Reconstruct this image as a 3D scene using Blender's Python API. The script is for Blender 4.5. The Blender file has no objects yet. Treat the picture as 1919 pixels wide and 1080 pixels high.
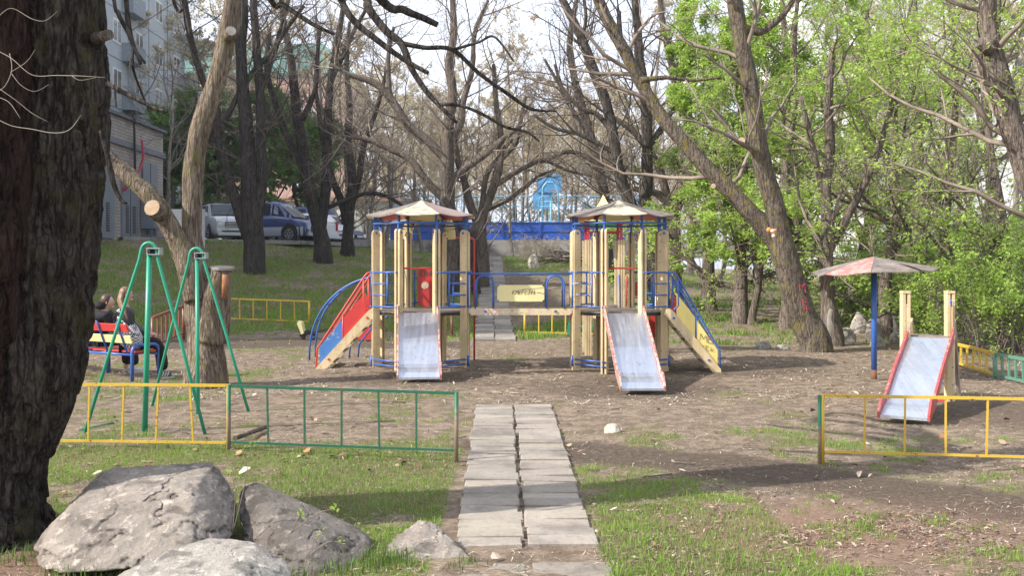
import bpy, bmesh, math, random
import numpy as np
from mathutils import Vector
R=math.radians; PI=math.pi
F=1866.0; HC=1.65; HY=500.0
scene=bpy.context.scene
COL=scene.collection
def P(px,py,Y): return ((px-959.5)*Y/F, Y, HC+(HY-py)*Y/F)
rng=np.random.default_rng(7)
# ------------------------------------------------ value noise
def vn(p,seed=0):
    p=np.asarray(p,float); i=np.floor(p).astype(np.int64); f=p-i; f=f*f*(3-2*f)
    out=np.zeros(len(p))
    for dx in (0,1):
        for dy in (0,1):
            for dz in (0,1):
                h=(i[:,0]+dx)*374761393+(i[:,1]+dy)*668265263+(i[:,2]+dz)*2147483647+seed*1274126177
                h=(h^(h>>13))*1274126177; h=h&0x7fffffff; h=(h^(h>>16))&0xffff
                w=(f[:,0] if dx else 1-f[:,0])*(f[:,1] if dy else 1-f[:,1])*(f[:,2] if dz else 1-f[:,2])
                out+=w*h/65535.0
    return out
def fbm(p,sc=1.0,oc=4,seed=0):
    p=np.asarray(p,float)*sc; a=.5; s=0; t=0
    for k in range(oc):
        s=s+a*vn(p,seed+k); t+=a; a*=.5; p=p*2.03+7.1
    return s/t
def xy3(x,y): return np.stack([x,y,np.zeros_like(x)],1)
# ------------------------------------------------ terrain
def sm(e0,e1,x):
    t=np.clip((np.asarray(x,float)-e0)/(e1-e0),0,1); return t*t*(3-2*t)
def G(x,y):
    x=np.asarray(x,float); y=np.asarray(y,float)
    s=np.interp(x,[-40,-15,-9.4,-1,4,14,40],[.24,.235,.138,.094,.094,.03,.02])
    cap=np.interp(x,[-9,-4,4,14,40],[2.75,2.4,2.25,1.0,.6])
    u=y-26.5; u=1.6*np.log1p(np.exp(np.clip(u/1.6,-40,40)))
    z=s*u; k=.25; z=-k*np.log(np.exp(-np.clip(z,0,60)/k)+np.exp(-cap/k)) ; z=z-(-k*np.log(1+np.exp(-cap/k)))
    z=np.where(y<20,0,z)
    z=z-.13*np.exp(-((x-1.9)**2/3.5+(y-13.8)**2/1.2)) + .07*np.exp(-((x+3.2)**2/3.0+(y-8.7)**2/.25))
    z=z+.05*np.exp(-((x+1.5)**2/2+(y-16.3)**2/1.))
    return z
def gz(x,y): return float(G(np.array([x]),np.array([y]))[0])
# ------------------------------------------------ object helpers
WO={}
def _link(o,parent,loc):
    COL.objects.link(o)
    pw=WO.get(parent.name,(0,0,0)) if parent else (0,0,0)
    o.location=(loc[0]-pw[0],loc[1]-pw[1],loc[2]-pw[2])
    if parent: o.parent=parent
    WO[o.name]=tuple(loc)
def tag(o,label=None,cat=None,group=None,kind=None):
    if label: o['label']=label
    if cat: o['category']=cat
    if group: o['group']=group
    if kind: o['kind']=kind
    return o
def thing(name,label,cat,loc=(0,0,0),group=None):
    o=bpy.data.objects.new(name,None); o.empty_display_size=.2
    _link(o,None,loc); return tag(o,label,cat,group)
class NB:
    "mesh buffer: arrays of verts and of tri/quad faces, with material slots and optional vertex colours"
    def __init__(s): s.v=[]; s.f=[]; s.n=0; s.m=[]; s.sm=[]; s.c=[]
    def add(s,v,f,mi=0,smooth=False,col=None):
        v=np.asarray(v,float).reshape(-1,3)
        if isinstance(f,np.ndarray): s.f.append(f+s.n); s.m.append(np.full(len(f),mi)); s.sm.append(np.full(len(f),smooth))
        else:
            for q in f: s.f.append(np.array([q])+s.n); s.m.append(np.array([mi])); s.sm.append(np.array([smooth]))
        if col is not None: s.c.append(np.broadcast_to(np.asarray(col,float),(len(v),3)))
        s.v.append(v); s.n+=len(v); return s
    def mesh(s,name,mats,off=(0,0,0)):
        me=bpy.data.meshes.new(name)
        v=np.concatenate(s.v)-np.asarray(off)
        lens=np.concatenate([np.full(len(a),a.shape[1]) for a in s.f]); idx=np.concatenate([a.ravel() for a in s.f])
        me.vertices.add(len(v)); me.vertices.foreach_set('co',v.ravel().astype(np.float32))
        me.loops.add(len(idx)); me.loops.foreach_set('vertex_index',idx.astype(np.int32))
        me.polygons.add(len(lens)); st=np.concatenate([[0],np.cumsum(lens)[:-1]])
        me.polygons.foreach_set('loop_start',st.astype(np.int32))
        me.polygons.foreach_set('material_index',np.concatenate(s.m).astype(np.int32))
        me.polygons.foreach_set('use_smooth',np.concatenate(s.sm).astype(bool))
        me.update(calc_edges=True)
        if s.c and sum(len(c) for c in s.c)==len(v):
            a=me.color_attributes.new('Col','FLOAT_COLOR','POINT')
            c=np.ones((len(v),4)); c[:,:3]=np.concatenate(s.c); a.data.foreach_set('color',c.ravel().astype(np.float32))
        for m in (mats if isinstance(mats,(list,tuple)) else [mats]): me.materials.append(m)
        return me
    # shapes
    def box(s,c,d,rot=None,mi=0,ax=None):
        "c centre, d full dims; ax: three unit axes rows, or rot = z angle"
        h=np.array([[x,y,z] for x in (-.5,.5) for y in (-.5,.5) for z in (-.5,.5)])*np.asarray(d)
        if ax is not None: h=h@np.asarray(ax,float)
        elif rot:
            ca,sa=math.cos(rot),math.sin(rot); h=h@np.array([[ca,sa,0],[-sa,ca,0],[0,0,1]])
        v=h+np.asarray(c)
        f=np.array([[0,1,3,2],[4,6,7,5],[0,4,5,1],[2,3,7,6],[0,2,6,4],[1,5,7,3]])
        return s.add(v,f,mi)
    def bar(s,a,b,w,h,up=(0,0,1),mi=0):
        a=np.asarray(a,float); b=np.asarray(b,float); d=b-a; L=np.linalg.norm(d); d/=L
        u=np.asarray(up,float); sd=np.cross(d,u)
        if np.linalg.norm(sd)<1e-4: sd=np.cross(d,(1,0,0))
        sd/=np.linalg.norm(sd); u=np.cross(sd,d)
        return s.box((a+b)/2,(L,w,h),ax=[d,sd,u],mi=mi)
    def tube(s,pts,r,n=8,mi=0,cap=True,closed=False,smooth=True):
        pts=np.asarray(pts,float); N=len(pts); r=np.broadcast_to(np.asarray(r,float),(N,))
        if closed: t=np.roll(pts,-1,0)-np.roll(pts,1,0)
        else: t=np.gradient(pts,axis=0)
        t/=np.linalg.norm(t,axis=1)[:,None]+1e-12
        ref=np.array([0,0,1.]) if abs(t[0][2])<.9 else np.array([1.,0,0])
        us=[]; u=np.cross(t[0],ref); u/=np.linalg.norm(u)
        for k in range(N):
            u=u-t[k]*np.dot(u,t[k]); u/=np.linalg.norm(u)+1e-12; us.append(u)
        us=np.array(us); w=np.cross(t,us)
        a=np.arange(n)*2*PI/n
        v=pts[:,None]+r[:,None,None]*(us[:,None]*np.cos(a)[None,:,None]+w[:,None]*np.sin(a)[None,:,None])
        f=[]
        M=N if closed else N-1
        i=np.arange(M)[:,None]; j=np.arange(n)[None]
        A=i*n+j; B=i*n+(j+1)%n; i2=(i+1)%N; C=i2*n+(j+1)%n; D=i2*n+j
        q=np.stack([A+0*j,B+0*j,C+0*j,D+0*j],-1).reshape(-1,4)
        s.add(v.reshape(-1,3),q,mi,smooth)
        if cap and not closed:
            base=s.n-N*n
            s.f.append(np.array([list(range(n))[::-1]])+base); s.m.append(np.array([mi])); s.sm.append(np.array([False]))
            s.f.append(np.array([list(range(n))])+base+(N-1)*n); s.m.append(np.array([mi])); s.sm.append(np.array([False]))
        return s
    def prism(s,poly,o,ux,uy,un,th,mi=0):
        "2D polygon (CCW seen from +un) extruded by th along un, centred"
        o,ux,uy,un=[np.asarray(q,float) for q in (o,ux,uy,un)]
        p=np.array(poly,float); n=len(p)
        base=o+p[:,:1]*ux+p[:,1:]*uy
        v=np.concatenate([base-un*th/2,base+un*th/2])
        f=[list(range(n))[::-1],list(range(n,2*n))]+[[i,(i+1)%n,n+(i+1)%n,n+i] for i in range(n)]
        return s.add(v,f,mi)
    def disc(s,c,axis,r,th,n=16,mi=0):
        a=np.asarray(axis,float); a/=np.linalg.norm(a)
        return s.tube([np.asarray(c)-a*th/2,np.asarray(c)+a*th/2],r,n,mi,smooth=False)
    def ball(s,c,r,n=10,mi=0):
        r=np.broadcast_to(np.asarray(r,float),(3,))
        v=[[0,0,-1]];m=n//2
        for i in range(1,m):
            ph=-PI/2+PI*i/m
            for j in range(n): v.append([math.cos(ph)*math.cos(2*PI*j/n),math.cos(ph)*math.sin(2*PI*j/n),math.sin(ph)])
        v.append([0,0,1]); f=[]
        for j in range(n):
            f.append([0,1+(j+1)%n,1+j])
            for i in range(m-2): f.append([1+i*n+j,1+i*n+(j+1)%n,1+(i+1)*n+(j+1)%n,1+(i+1)*n+j])
            f.append([1+(m-2)*n+j,1+(m-2)*n+(j+1)%n,len(v)-1])
        return s.add(np.array(v)*r+np.asarray(c),f,mi,True)
    def obj(s,name,mats,parent=None,loc=None,label=None,cat=None,group=None,kind=None):
        if loc is None: loc=WO[parent.name] if parent else (0,0,0)
        o=bpy.data.objects.new(name,s.mesh(name,mats,loc)); _link(o,parent,loc)
        return tag(o,label,cat,group,kind)
def dup(root,loc,rotz=0,sc=1,label=None,group=None):
    r=root.copy(); COL.objects.link(r); r.location=loc; r.rotation_euler=(0,0,rotz); r.scale=(sc,sc,sc) if not hasattr(sc,'__len__') else sc
    if label: r['label']=label
    if group: r['group']=group
    for ch in list(root.children):
        c=ch.copy(); COL.objects.link(c); c.parent=r
        for g in ch.children:
            d=g.copy(); COL.objects.link(d); d.parent=c
    return r
# ------------------------------------------------ materials
def newmat(name):
    m=bpy.data.materials.new(name); m.use_nodes=True; nt=m.node_tree
    b=nt.nodes['Principled BSDF']; return m,nt,b
def nd(nt,t,**k):
    n=nt.nodes.new(t)
    for a,v in k.items():
        if a.startswith('i_'): n.inputs[a[2:].replace('_',' ')].default_value=v
        else: setattr(n,a,v)
    return n
def ramp(nt,fac,stops,interp='LINEAR'):
    r=nt.nodes.new('ShaderNodeValToRGB'); r.color_ramp.interpolation=interp
    e=r.color_ramp.elements
    while len(e)<len(stops): e.new(.5)
    for k,(p,c) in enumerate(stops): e[k].position=p; e[k].color=(*c,1) if len(c)==3 else c
    nt.links.new(fac,r.inputs[0]); return r.outputs[0]
def mixc(nt,fac,a,b,mode='MIX'):
    m=nt.nodes.new('ShaderNodeMix'); m.data_type='RGBA'; m.blend_type=mode
    for s,i in ((fac,0),(a,6),(b,7)):
        if hasattr(s,'links'): nt.links.new(s,m.inputs[i])
        else: m.inputs[i].default_value=s if i==0 else (*s,1)
    return m.outputs[2]
def noise(nt,scale,detail=4,rough=.55,vec=None,stretch=None,obj='Object'):
    tc=nt.nodes.new('ShaderNodeTexCoord'); v=tc.outputs[obj]
    if stretch:
        mp=nt.nodes.new('ShaderNodeMapping'); mp.inputs['Scale'].default_value=stretch; nt.links.new(v,mp.inputs[0]); v=mp.outputs[0]
    n=nt.nodes.new('ShaderNodeTexNoise'); n.inputs['Scale'].default_value=scale; n.inputs['Detail'].default_value=detail; n.inputs['Roughness'].default_value=rough
    nt.links.new(v,n.inputs['Vector']); return n.outputs[0]
def bump(nt,b,h,st=.3,dist=.02,prev=None):
    n=nt.nodes.new('ShaderNodeBump'); n.inputs['Strength'].default_value=st; n.inputs['Distance'].default_value=dist
    nt.links.new(h,n.inputs['Height']); 
    if prev is not None: nt.links.new(prev,n.inputs['Normal'])
    nt.links.new(n.outputs[0],b.inputs['Normal']); return n.outputs[0]
def plain(name,c,rough=.6,metal=0,var=.15,sc=6,spec=.5):
    m,nt,b=newmat(name); n=noise(nt,sc,4)
    c1=tuple(x*(1-var) for x in c); c2=tuple(min(1,x*(1+var)) for x in c)
    nt.links.new(ramp(nt,n,[(.35,c1),(.65,c2)]),b.inputs['Base Color'])
    b.inputs['Roughness'].default_value=rough; b.inputs['Metallic'].default_value=metal; b.inputs['Specular IOR Level'].default_value=spec
    return m
def paint(name,c,under=(.25,.17,.11),amt=.40,sc=9,rough=.42,fade=.25):
    "worn enamel paint with chips and grime of their own shape"
    m,nt,b=newmat(name)
    n1=noise(nt,sc,8,.7); n2=noise(nt,2.3,3,.6); n3=noise(nt,sc*5,4,.7,stretch=(1,1,.25))
    base=mixc(nt,n2,tuple(min(1,x*(1+fade*.5)+.02*fade) for x in c),tuple(x*(1-fade) for x in c))
    base=mixc(nt,ramp(nt,n3,[(.45,(0,0,0)),(.75,(.35,.35,.35))]),base,tuple(min(1,.5*x+.13) for x in c))
    msk=ramp(nt,n1,[(amt-.03,(1,1,1)),(amt,(0,0,0))])
    nt.links.new(mixc(nt,msk,base,under),b.inputs['Base Color'])
    b.inputs['Roughness'].default_value=rough
    bump(nt,b,n1,.12,.004)
    return m
def bark(name,c1,c2,scale=14,zs=.16,st=.9,dist=.03,moss=None):
    m,nt,b=newmat(name)
    n=noise(nt,scale,7,.62,stretch=(1,1,zs)); n2=noise(nt,1.7,3); 
    na=noise(nt,scale*.42,5,.5,stretch=(1,1,zs*.7)); nb_=noise(nt,scale*.8,3,.5,stretch=(1,1,zs*1.6))
    def ridge(x):
        q=nt.nodes.new('ShaderNodeMath'); q.operation='SUBTRACT'; q.inputs[1].default_value=.5; nt.links.new(x,q.inputs[0])
        w=nt.nodes.new('ShaderNodeMath'); w.operation='ABSOLUTE'; nt.links.new(q.outputs[0],w.inputs[0]); return w.outputs[0]
    rid=mixc(nt,.45,ramp(nt,ridge(na),[(0,(0,0,0)),(.06,(1,1,1))]),ramp(nt,ridge(nb_),[(0,(0,0,0)),(.12,(1,1,1))]))
    hm=mixc(nt,.55,rid,n)
    col=ramp(nt,hm,[(.22,tuple(x*.35 for x in c1)),(.45,c1),(.62,tuple((x+y)/2 for x,y in zip(c1,c2))),(.80,c2)])  # bump furrows coloured darker, crevice shade put into the colour
    col=mixc(nt,ramp(nt,n2,[(.35,(0,0,0)),(.75,(.5,.5,.5))]),col,tuple(x*.6 for x in c1))
    if moss: col=mixc(nt,ramp(nt,noise(nt,5,6,.65),[(.52,(0,0,0)),(.66,(.8,.8,.8))]),col,moss)
    nt.links.new(col,b.inputs['Base Color']); b.inputs['Roughness'].default_value=.9; b.inputs['Specular IOR Level'].default_value=.15
    bump(nt,b,hm,st,dist)
    return m
def leafmat(name,c1,c2,tr=.35):
    m,nt,b=newmat(name); 
    tc=nt.nodes.new('ShaderNodeTexCoord')
    n=noise(nt,2.2,2); w=nt.nodes.new('ShaderNodeTexNoise'); w.inputs['Scale'].default_value=40; nt.links.new(tc.outputs['Object'],w.inputs['Vector'])
    col=mixc(nt,ramp(nt,w.outputs[0],[(.3,(0,0,0)),(.7,(1,1,1))]),c1,c2)
    col=mixc(nt,ramp(nt,n,[(.4,(0,0,0)),(.62,(.7,.7,.7))]),col,tuple(x*.6 for x in c1))
    d=nt.nodes.new('ShaderNodeBsdfTranslucent'); nt.links.new(col,d.inputs[0]); nt.links.new(col,b.inputs['Base Color'])
    b.inputs['Roughness'].default_value=.55; b.inputs['Specular IOR Level'].default_value=.25
    mx=nt.nodes.new('ShaderNodeMixShader'); mx.inputs[0].default_value=tr
    out=nt.nodes['Material Output']; nt.links.new(b.outputs[0],mx.inputs[1]); nt.links.new(d.outputs[0],mx.inputs[2]); nt.links.new(mx.outputs[0],out.inputs[0])
    return m
def vcolmat(name,rough=.9,tr=0):
    m,nt,b=newmat(name); a=nt.nodes.new('ShaderNodeAttribute'); a.attribute_name='Col'
    nt.links.new(a.outputs['Color'],b.inputs['Base Color']); b.inputs['Roughness'].default_value=rough; b.inputs['Specular IOR Level'].default_value=.15
    if tr:
        d=nt.nodes.new('ShaderNodeBsdfTranslucent'); nt.links.new(a.outputs['Color'],d.inputs[0])
        mx=nt.nodes.new('ShaderNodeMixShader'); mx.inputs[0].default_value=tr
        out=nt.nodes['Material Output']; nt.links.new(b.outputs[0],mx.inputs[1]); nt.links.new(d.outputs[0],mx.inputs[2]); nt.links.new(mx.outputs[0],out.inputs[0])
    return m
M={}
M['blue']=paint('blue enamel',(.035,.12,.42),(.3,.33,.38),.33)
M['bluew']=paint('worn blue enamel',(.05,.15,.46),(.5,.53,.56),.50,14)
M['red']=paint('red enamel',(.62,.045,.04),(.45,.2,.16),.34)
M['redw']=paint('worn red board',(.46,.12,.10),(.42,.35,.30),.53,14)
M['redp']=paint('red panel',(.60,.04,.035),(.5,.25,.22),.36,22,.35)
M['bluep']=paint('blue panel',(.06,.20,.52),(.42,.36,.34),.41,8)
M['yelp']=paint('yellow panel',(.86,.70,.22),(.55,.47,.3),.29,7,.25)
M['yels']=paint('pale yellow board',(.82,.72,.34),(.35,.3,.2),.33,16,.6)
M['yel']=paint('yellow fence enamel',(.62,.40,.035),(.22,.10,.04),.41,16)
M['green']=paint('dark green enamel',(.015,.12,.06),(.13,.09,.06),.40,16)
M['greens']=paint('bright green enamel',(.01,.30,.17),(.12,.12,.1),.30,10)
M['greenb']=paint('faded green enamel',(.09,.24,.17),(.25,.25,.2),.42,12)
M['rustred']=paint('rusty red enamel',(.22,.05,.04),(.12,.07,.05),.45,14)
M['post']=None
def boardmat(name,c,c2,grime):
    m,nt,b=newmat(name)
    n=noise(nt,10,5,.6,stretch=(1,1,.08)); n2=noise(nt,2.5,4); n4=noise(nt,26,6,.7)
    col=ramp(nt,n,[(.40,c2),(.56,c)]); col=mixc(nt,ramp(nt,n2,[(.45,(0,0,0)),(.65,(.6,.6,.6))]),col,grime)
    col=mixc(nt,ramp(nt,n4,[(.36,(1,1,1)),(.39,(0,0,0))]),col,(.20,.15,.10))
    nt.links.new(col,b.inputs['Base Color']); b.inputs['Roughness'].default_value=.55; bump(nt,b,n,.2,.004)
    return m
M['post']=boardmat('cream painted board',(.69,.55,.33),(.60,.46,.25),(.42,.33,.20))
M['postd']=boardmat('weathered cream board',(.52,.39,.20),(.40,.29,.15),(.22,.16,.10))
M['dirtwood']=boardmat('dirty deck board',(.26,.21,.17),(.18,.14,.11),(.10,.08,.07))
M['grey']=plain('grey metal',(.35,.37,.38),.5,.3)
M['dark']=plain('black rubber',(.02,.02,.022),.7)
M['darkmetal']=plain('dark metal',(.05,.045,.04),.6,.4)
def steel():
    m,nt,b=newmat('brushed steel sheet'); n=noise(nt,3,6,.65,stretch=(6,.5,.5)); n2=noise(nt,14,8,.7)
    st_=noise(nt,5,6,.7,stretch=(7,.35,.35)); cc=ramp(nt,n2,[(.33,(.42,.41,.41)),(.38,(.58,.62,.70)),(.8,(.66,.70,.79))]); nt.links.new(mixc(nt,ramp(nt,st_,[(.50,(0,0,0)),(.64,(.3,.3,.3))]),cc,(.36,.36,.38)),b.inputs['Base Color'])
    nt.links.new(ramp(nt,n,[(.3,(.30,)*3),(.7,(.52,)*3)]),b.inputs['Roughness']); b.inputs['Metallic'].default_value=.9
    bump(nt,b,noise(nt,2.5,3),.25,.02); return m
M['steel']=steel()
def roofmat():
    m,nt,b=newmat('weathered roof panel'); n=noise(nt,4,8,.7); n2=noise(nt,18,6,.7,stretch=(1,.4,1))
    col=ramp(nt,n,[(.36,(.09,.075,.065)),(.48,(.16,.135,.115)),(.56,(.20,.155,.135)),(.66,(.27,.235,.205))])
    col=mixc(nt,ramp(nt,n2,[(.5,(0,0,0)),(.62,(.7,.7,.7))]),col,(.20,.18,.16))
    nt.links.new(col,b.inputs['Base Color']); b.inputs['Roughness'].default_value=.8; bump(nt,b,n2,.3,.01); return m
M['roof']=roofmat()
M['roofy']=paint('peeling pale yellow roof panel',(.56,.50,.33),(.30,.26,.21),.49,7,.7)
M['roofr']=paint('faded red roof panel',(.31,.18,.155),(.25,.21,.19),.52,6,.7)
M['concrete']=None
def conc(name,c,sc=3,dk=.6):
    m,nt,b=newmat(name); n=noise(nt,sc,9,.68); n2=noise(nt,sc*14,5,.7)
    col=ramp(nt,n,[(.36,tuple(x*dk for x in c)),(.5,c),(.66,tuple(min(1,x*1.2) for x in c))])
    col=mixc(nt,ramp(nt,n2,[(.35,(.5,.5,.5)),(.5,(0,0,0))]),col,tuple(x*.6 for x in c))
    nt.links.new(col,b.inputs['Base Color']); b.inputs['Roughness'].default_value=.9; bump(nt,b,n2,.4,.01); return m
M['concrete']=conc('old concrete',(.30,.28,.26),1.2,.45)
M['slab']=conc('paving slab concrete',(.275,.242,.205),2.0,.6)
def rockmat(name,c,seedsc=2.2):
    m,nt,b=newmat(name); n=noise(nt,seedsc,9,.7); n2=noise(nt,seedsc*7,8,.75); n3=noise(nt,seedsc*2.4,4,.6,stretch=(1,1,2.2))
    col=ramp(nt,n,[(.34,tuple(x*.42 for x in c)),(.45,tuple(x*.75 for x in c)),(.54,c),(.66,tuple(min(1,x*1.35) for x in c))])
    n5=noise(nt,seedsc*.9,3,.5); col=mixc(nt,ramp(nt,n5,[(.45,(0,0,0)),(.62,(.55,.55,.55))]),col,(c[0]*.62,c[1]*.66,c[2]*.66))
    col=mixc(nt,ramp(nt,n2,[(.54,(0,0,0)),(.62,(.75,.75,.75))]),col,tuple(min(1,x*1.75) for x in c))
    col=mixc(nt,ramp(nt,n3,[(.38,(.8,.8,.8)),(.45,(0,0,0))]),col,tuple(x*.38 for x in c))
    nt.links.new(col,b.inputs['Base Color']); b.inputs['Roughness'].default_value=.85; b.inputs['Specular IOR Level'].default_value=.3
    p=bump(nt,b,n2,.8,.03); bump(nt,b,n3,.6,.05,p); return m
M['rock']=rockmat('pinkish grey rock',(.32,.275,.235)); M['rockd']=rockmat('dark grey rock',(.18,.155,.135)); M['rockl']=rockmat('pale grey rock',(.38,.345,.305))
M['rockw']=rockmat('cream limestone',(.55,.49,.40),1.2)
M['bark_big']=bark('deeply furrowed shade darkened bark',(.028,.022,.018),(.105,.088,.072),38,.2,1,.06,(.07,.065,.03))  # base colour darkened to stand in for shade on the big trunk
M['bark_red']=bark('reddish brown bark',(.024,.013,.010),(.07,.04,.028),38,.2,1,.06)
M['bark_light']=bark('light brown bark',(.14,.105,.078),(.34,.28,.215),34,.13,1,.05,(.17,.15,.06))  # light brown bark of the pruned tree
M['bark_dark']=bark('dark grey bark',(.042,.035,.031),(.105,.09,.079),22,.2,1,.05)
M['bark_pale']=bark('haze paled grey bark',(.19,.16,.135),(.34,.30,.26),16,.2,.7,.02)  # far wood bark, lightened so distance haze sits in the colour
M['bark_mid']=bark('grey brown bark',(.12,.095,.078),(.26,.215,.175),30,.16,1,.04)
M['bark_moss']=bark('mossy brown bark',(.10,.08,.064),(.23,.19,.15),30,.17,1,.045,(.20,.17,.04))
M['twig']=plain('grey twig',(.24,.195,.16),.85,0,.3,3,.1)
M['twigd']=plain('dark twig',(.13,.105,.09),.85,0,.3,3,.1)
M['twigl']=plain('pale twig',(.40,.34,.28),.85,0,.25,3,.1)
def cutmat(name,c,c2):
    m,nt,b=newmat(name); tc=nd(nt,'ShaderNodeTexCoord'); w=nd(nt,'ShaderNodeTexWave',wave_type='RINGS',rings_direction='SPHERICAL'); w.inputs['Scale'].default_value=22; w.inputs['Distortion'].default_value=2.5; w.inputs['Detail'].default_value=3
    nt.links.new(tc.outputs['Object'],w.inputs['Vector']); n=noise(nt,9,5,.7)
    col=mixc(nt,w.outputs[1],c,tuple(x*.72 for x in c)); col=mixc(nt,ramp(nt,n,[(.42,(0,0,0)),(.6,(.8,.8,.8))]),col,c2); nt.links.new(col,b.inputs['Base Color']); b.inputs['Roughness'].default_value=.85; bump(nt,b,w.outputs[1],.4,.006); return m
M['cut']=cutmat('fresh cut wood',(.46,.36,.25),(.36,.22,.11)); M['cutg']=cutmat('grey cut wood',(.38,.345,.30),(.22,.19,.16))
M['barkd2']=bark('dark brown bark of the inner trees',(.065,.054,.046),(.16,.137,.118),22,.2,1,.05)
M['bud']=leafmat('tan buds',(.58,.50,.34),(.68,.60,.42),.4)
M['leaf']=leafmat('fresh green leaves',(.39,.55,.10),(.54,.70,.17),.55)
M['leaf2']=leafmat('spring green leaves',(.35,.51,.10),(.49,.66,.16),.55)
M['leafd']=leafmat('deep green leaves',(.14,.27,.05),(.23,.39,.08),.45)
M['leafdry']=leafmat('dry brown leaves',(.40,.20,.10),(.5,.3,.18),.3)
# ------------------------------------------------ ground masks
TR=np.array([(-.1,9.25),(.9,8.75),(2.0,8.0),(3.3,6.9),(5.2,5.7),(9,4)])
def seg_d(x,y,L):
    d=np.full(len(x),1e9)
    for a,b in zip(L[:-1],L[1:]):
        ab=b-a; t=np.clip(((x-a[0])*ab[0]+(y-a[1])*ab[1])/(ab@ab),0,1)
        d=np.minimum(d,np.hypot(x-a[0]-t*ab[0],y-a[1]-t*ab[1]))
    return d
def masks(x,y):
    p=xy3(x,y); n1=fbm(p,.7,3,3); n2=fbm(p,2.6,3,9); n=.55*n1+.45*n2
    near=y<9.3
    g=np.full(len(x),.10)
    left=x<-.45
    g=np.where((y<8.75)&left,.80-.75*np.exp(-((x+3.0)**2/.6+(y-5.5)**2/.4)),g)
    g=np.where((y<9.6)&(y>=8.75)&left,.42,g); g=np.where((y<13)&(y>=9.6)&left,.26,g)
    g=np.where((x<-3.6)&(y>11)&(y<17),.38,g)
    right=x>.5
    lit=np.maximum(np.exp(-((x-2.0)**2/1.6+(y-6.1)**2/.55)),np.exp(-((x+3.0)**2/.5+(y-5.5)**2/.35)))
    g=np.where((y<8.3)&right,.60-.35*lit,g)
    g=np.where((y>=7.6)&(y<9.6)&(x>2.3),.5,g); g=np.where((y<7.7)&(x>.5)&(x<1.7),.80,g); g=np.where((y<8.3)&(x>1.7)&(x<5)&(y>7.0),.55,g)
    g=np.where((y>=8.9)&(y<10.2)&(x>.5)&(x<=2.3),.25,g)
    g=np.where((y>22.5),.55,g)
    g=np.where((y>24)&(x<-1.6),.69,g)
    g=np.where((y>19.)&(y<24.5)&(x<-1.2),.22,g)
    g=np.where((y>22.3)&(y<25.5)&(x>.1)&(x<3),.72,g)
    g=np.where((y>27)&(y<40)&(x>-.3)&(x<4),.22,g)
    g=np.where((y>=40)&(x>-.3)&(x<5),.8,g)
    g=np.where((y>19)&(x>3.2)&(y<=24),.22,g)
    g=np.where((y>24)&(x>3.2),.5,g)
    td=seg_d(x,y,TR); bare=1-sm(.36,.62,td+(n-.5)*.55)
    bare=np.maximum(bare,(1-sm(.7,1.5,np.abs(y-21)+np.where((x<-1)&(x>-12),0,3)+(n-.5)*3)))
    for cx,cy,rx,ry in ((-1.4,14.5,1.3,1.2),(1.9,14.0,1.6,1.3),(5.9,11.,1.5,1.2),(3.2,16,2.0,1.0)):
        bare=np.maximum(bare,.75*(1-sm(.5,1.2,np.hypot((x-cx)/rx,(y-cy)/ry)+(n-.5)*.9)))
    n3=fbm(p,6.,2,17); gr=sm(-.14,.16,g-.5+(n-.5)*2.0+(n3-.5)*.9-.05)*(1-bare)
    pathx=np.interp(y,[5,12,22,51],[.05,.02,-.35,-1.0])
    on=((np.abs(x-pathx)<.43)&(y<12))|((np.abs(x-pathx)<.5)&(y>22))
    gr=np.where(on,gr*.1,gr)
    return gr,bare,lit*(y<9),n
def rows(a,b,d0,q):
    o=[a]
    while o[-1]<b: o.append(o[-1]+d0); d0*=q
    return o
xs=np.array(sorted(set([round(v,3) for v in np.arange(-8,8.01,.11)]+rows(8,260,.14,1.07)+[-v for v in rows(8,260,.14,1.07)])))
ys=np.array(sorted(set([round(v,3) for v in np.arange(3,20,.11)]+rows(20,420,.16,1.028)+[3-v for v in rows(.2,60,.2,1.15)])))
X,Y_=np.meshgrid(xs,ys); xf,yf=X.ravel(),Y_.ravel()
gr,bare,lit,nn=masks(xf,yf)
zf=G(xf,yf); p3=xy3(xf,yf)
fade=np.clip(1-(np.hypot(xf,yf)-30)/30,0,1)
zf=zf+((fbm(p3,3.5,3,21)-.5)*.05*(1-.6*bare)+(fbm(p3,.5,2,31)-.5)*.10)*np.where(yf<22,.8,1.3)*fade
nx=len(xs); ny=len(ys)
i=np.arange(ny-1)[:,None]*nx+np.arange(nx-1)[None]
quads=np.stack([i,i+1,i+1+nx,i+nx],-1).reshape(-1,4)
nb=NB(); nb.add(np.stack([xf,yf,zf],1),quads,0,True,np.stack([gr,bare,lit],1))
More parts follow.
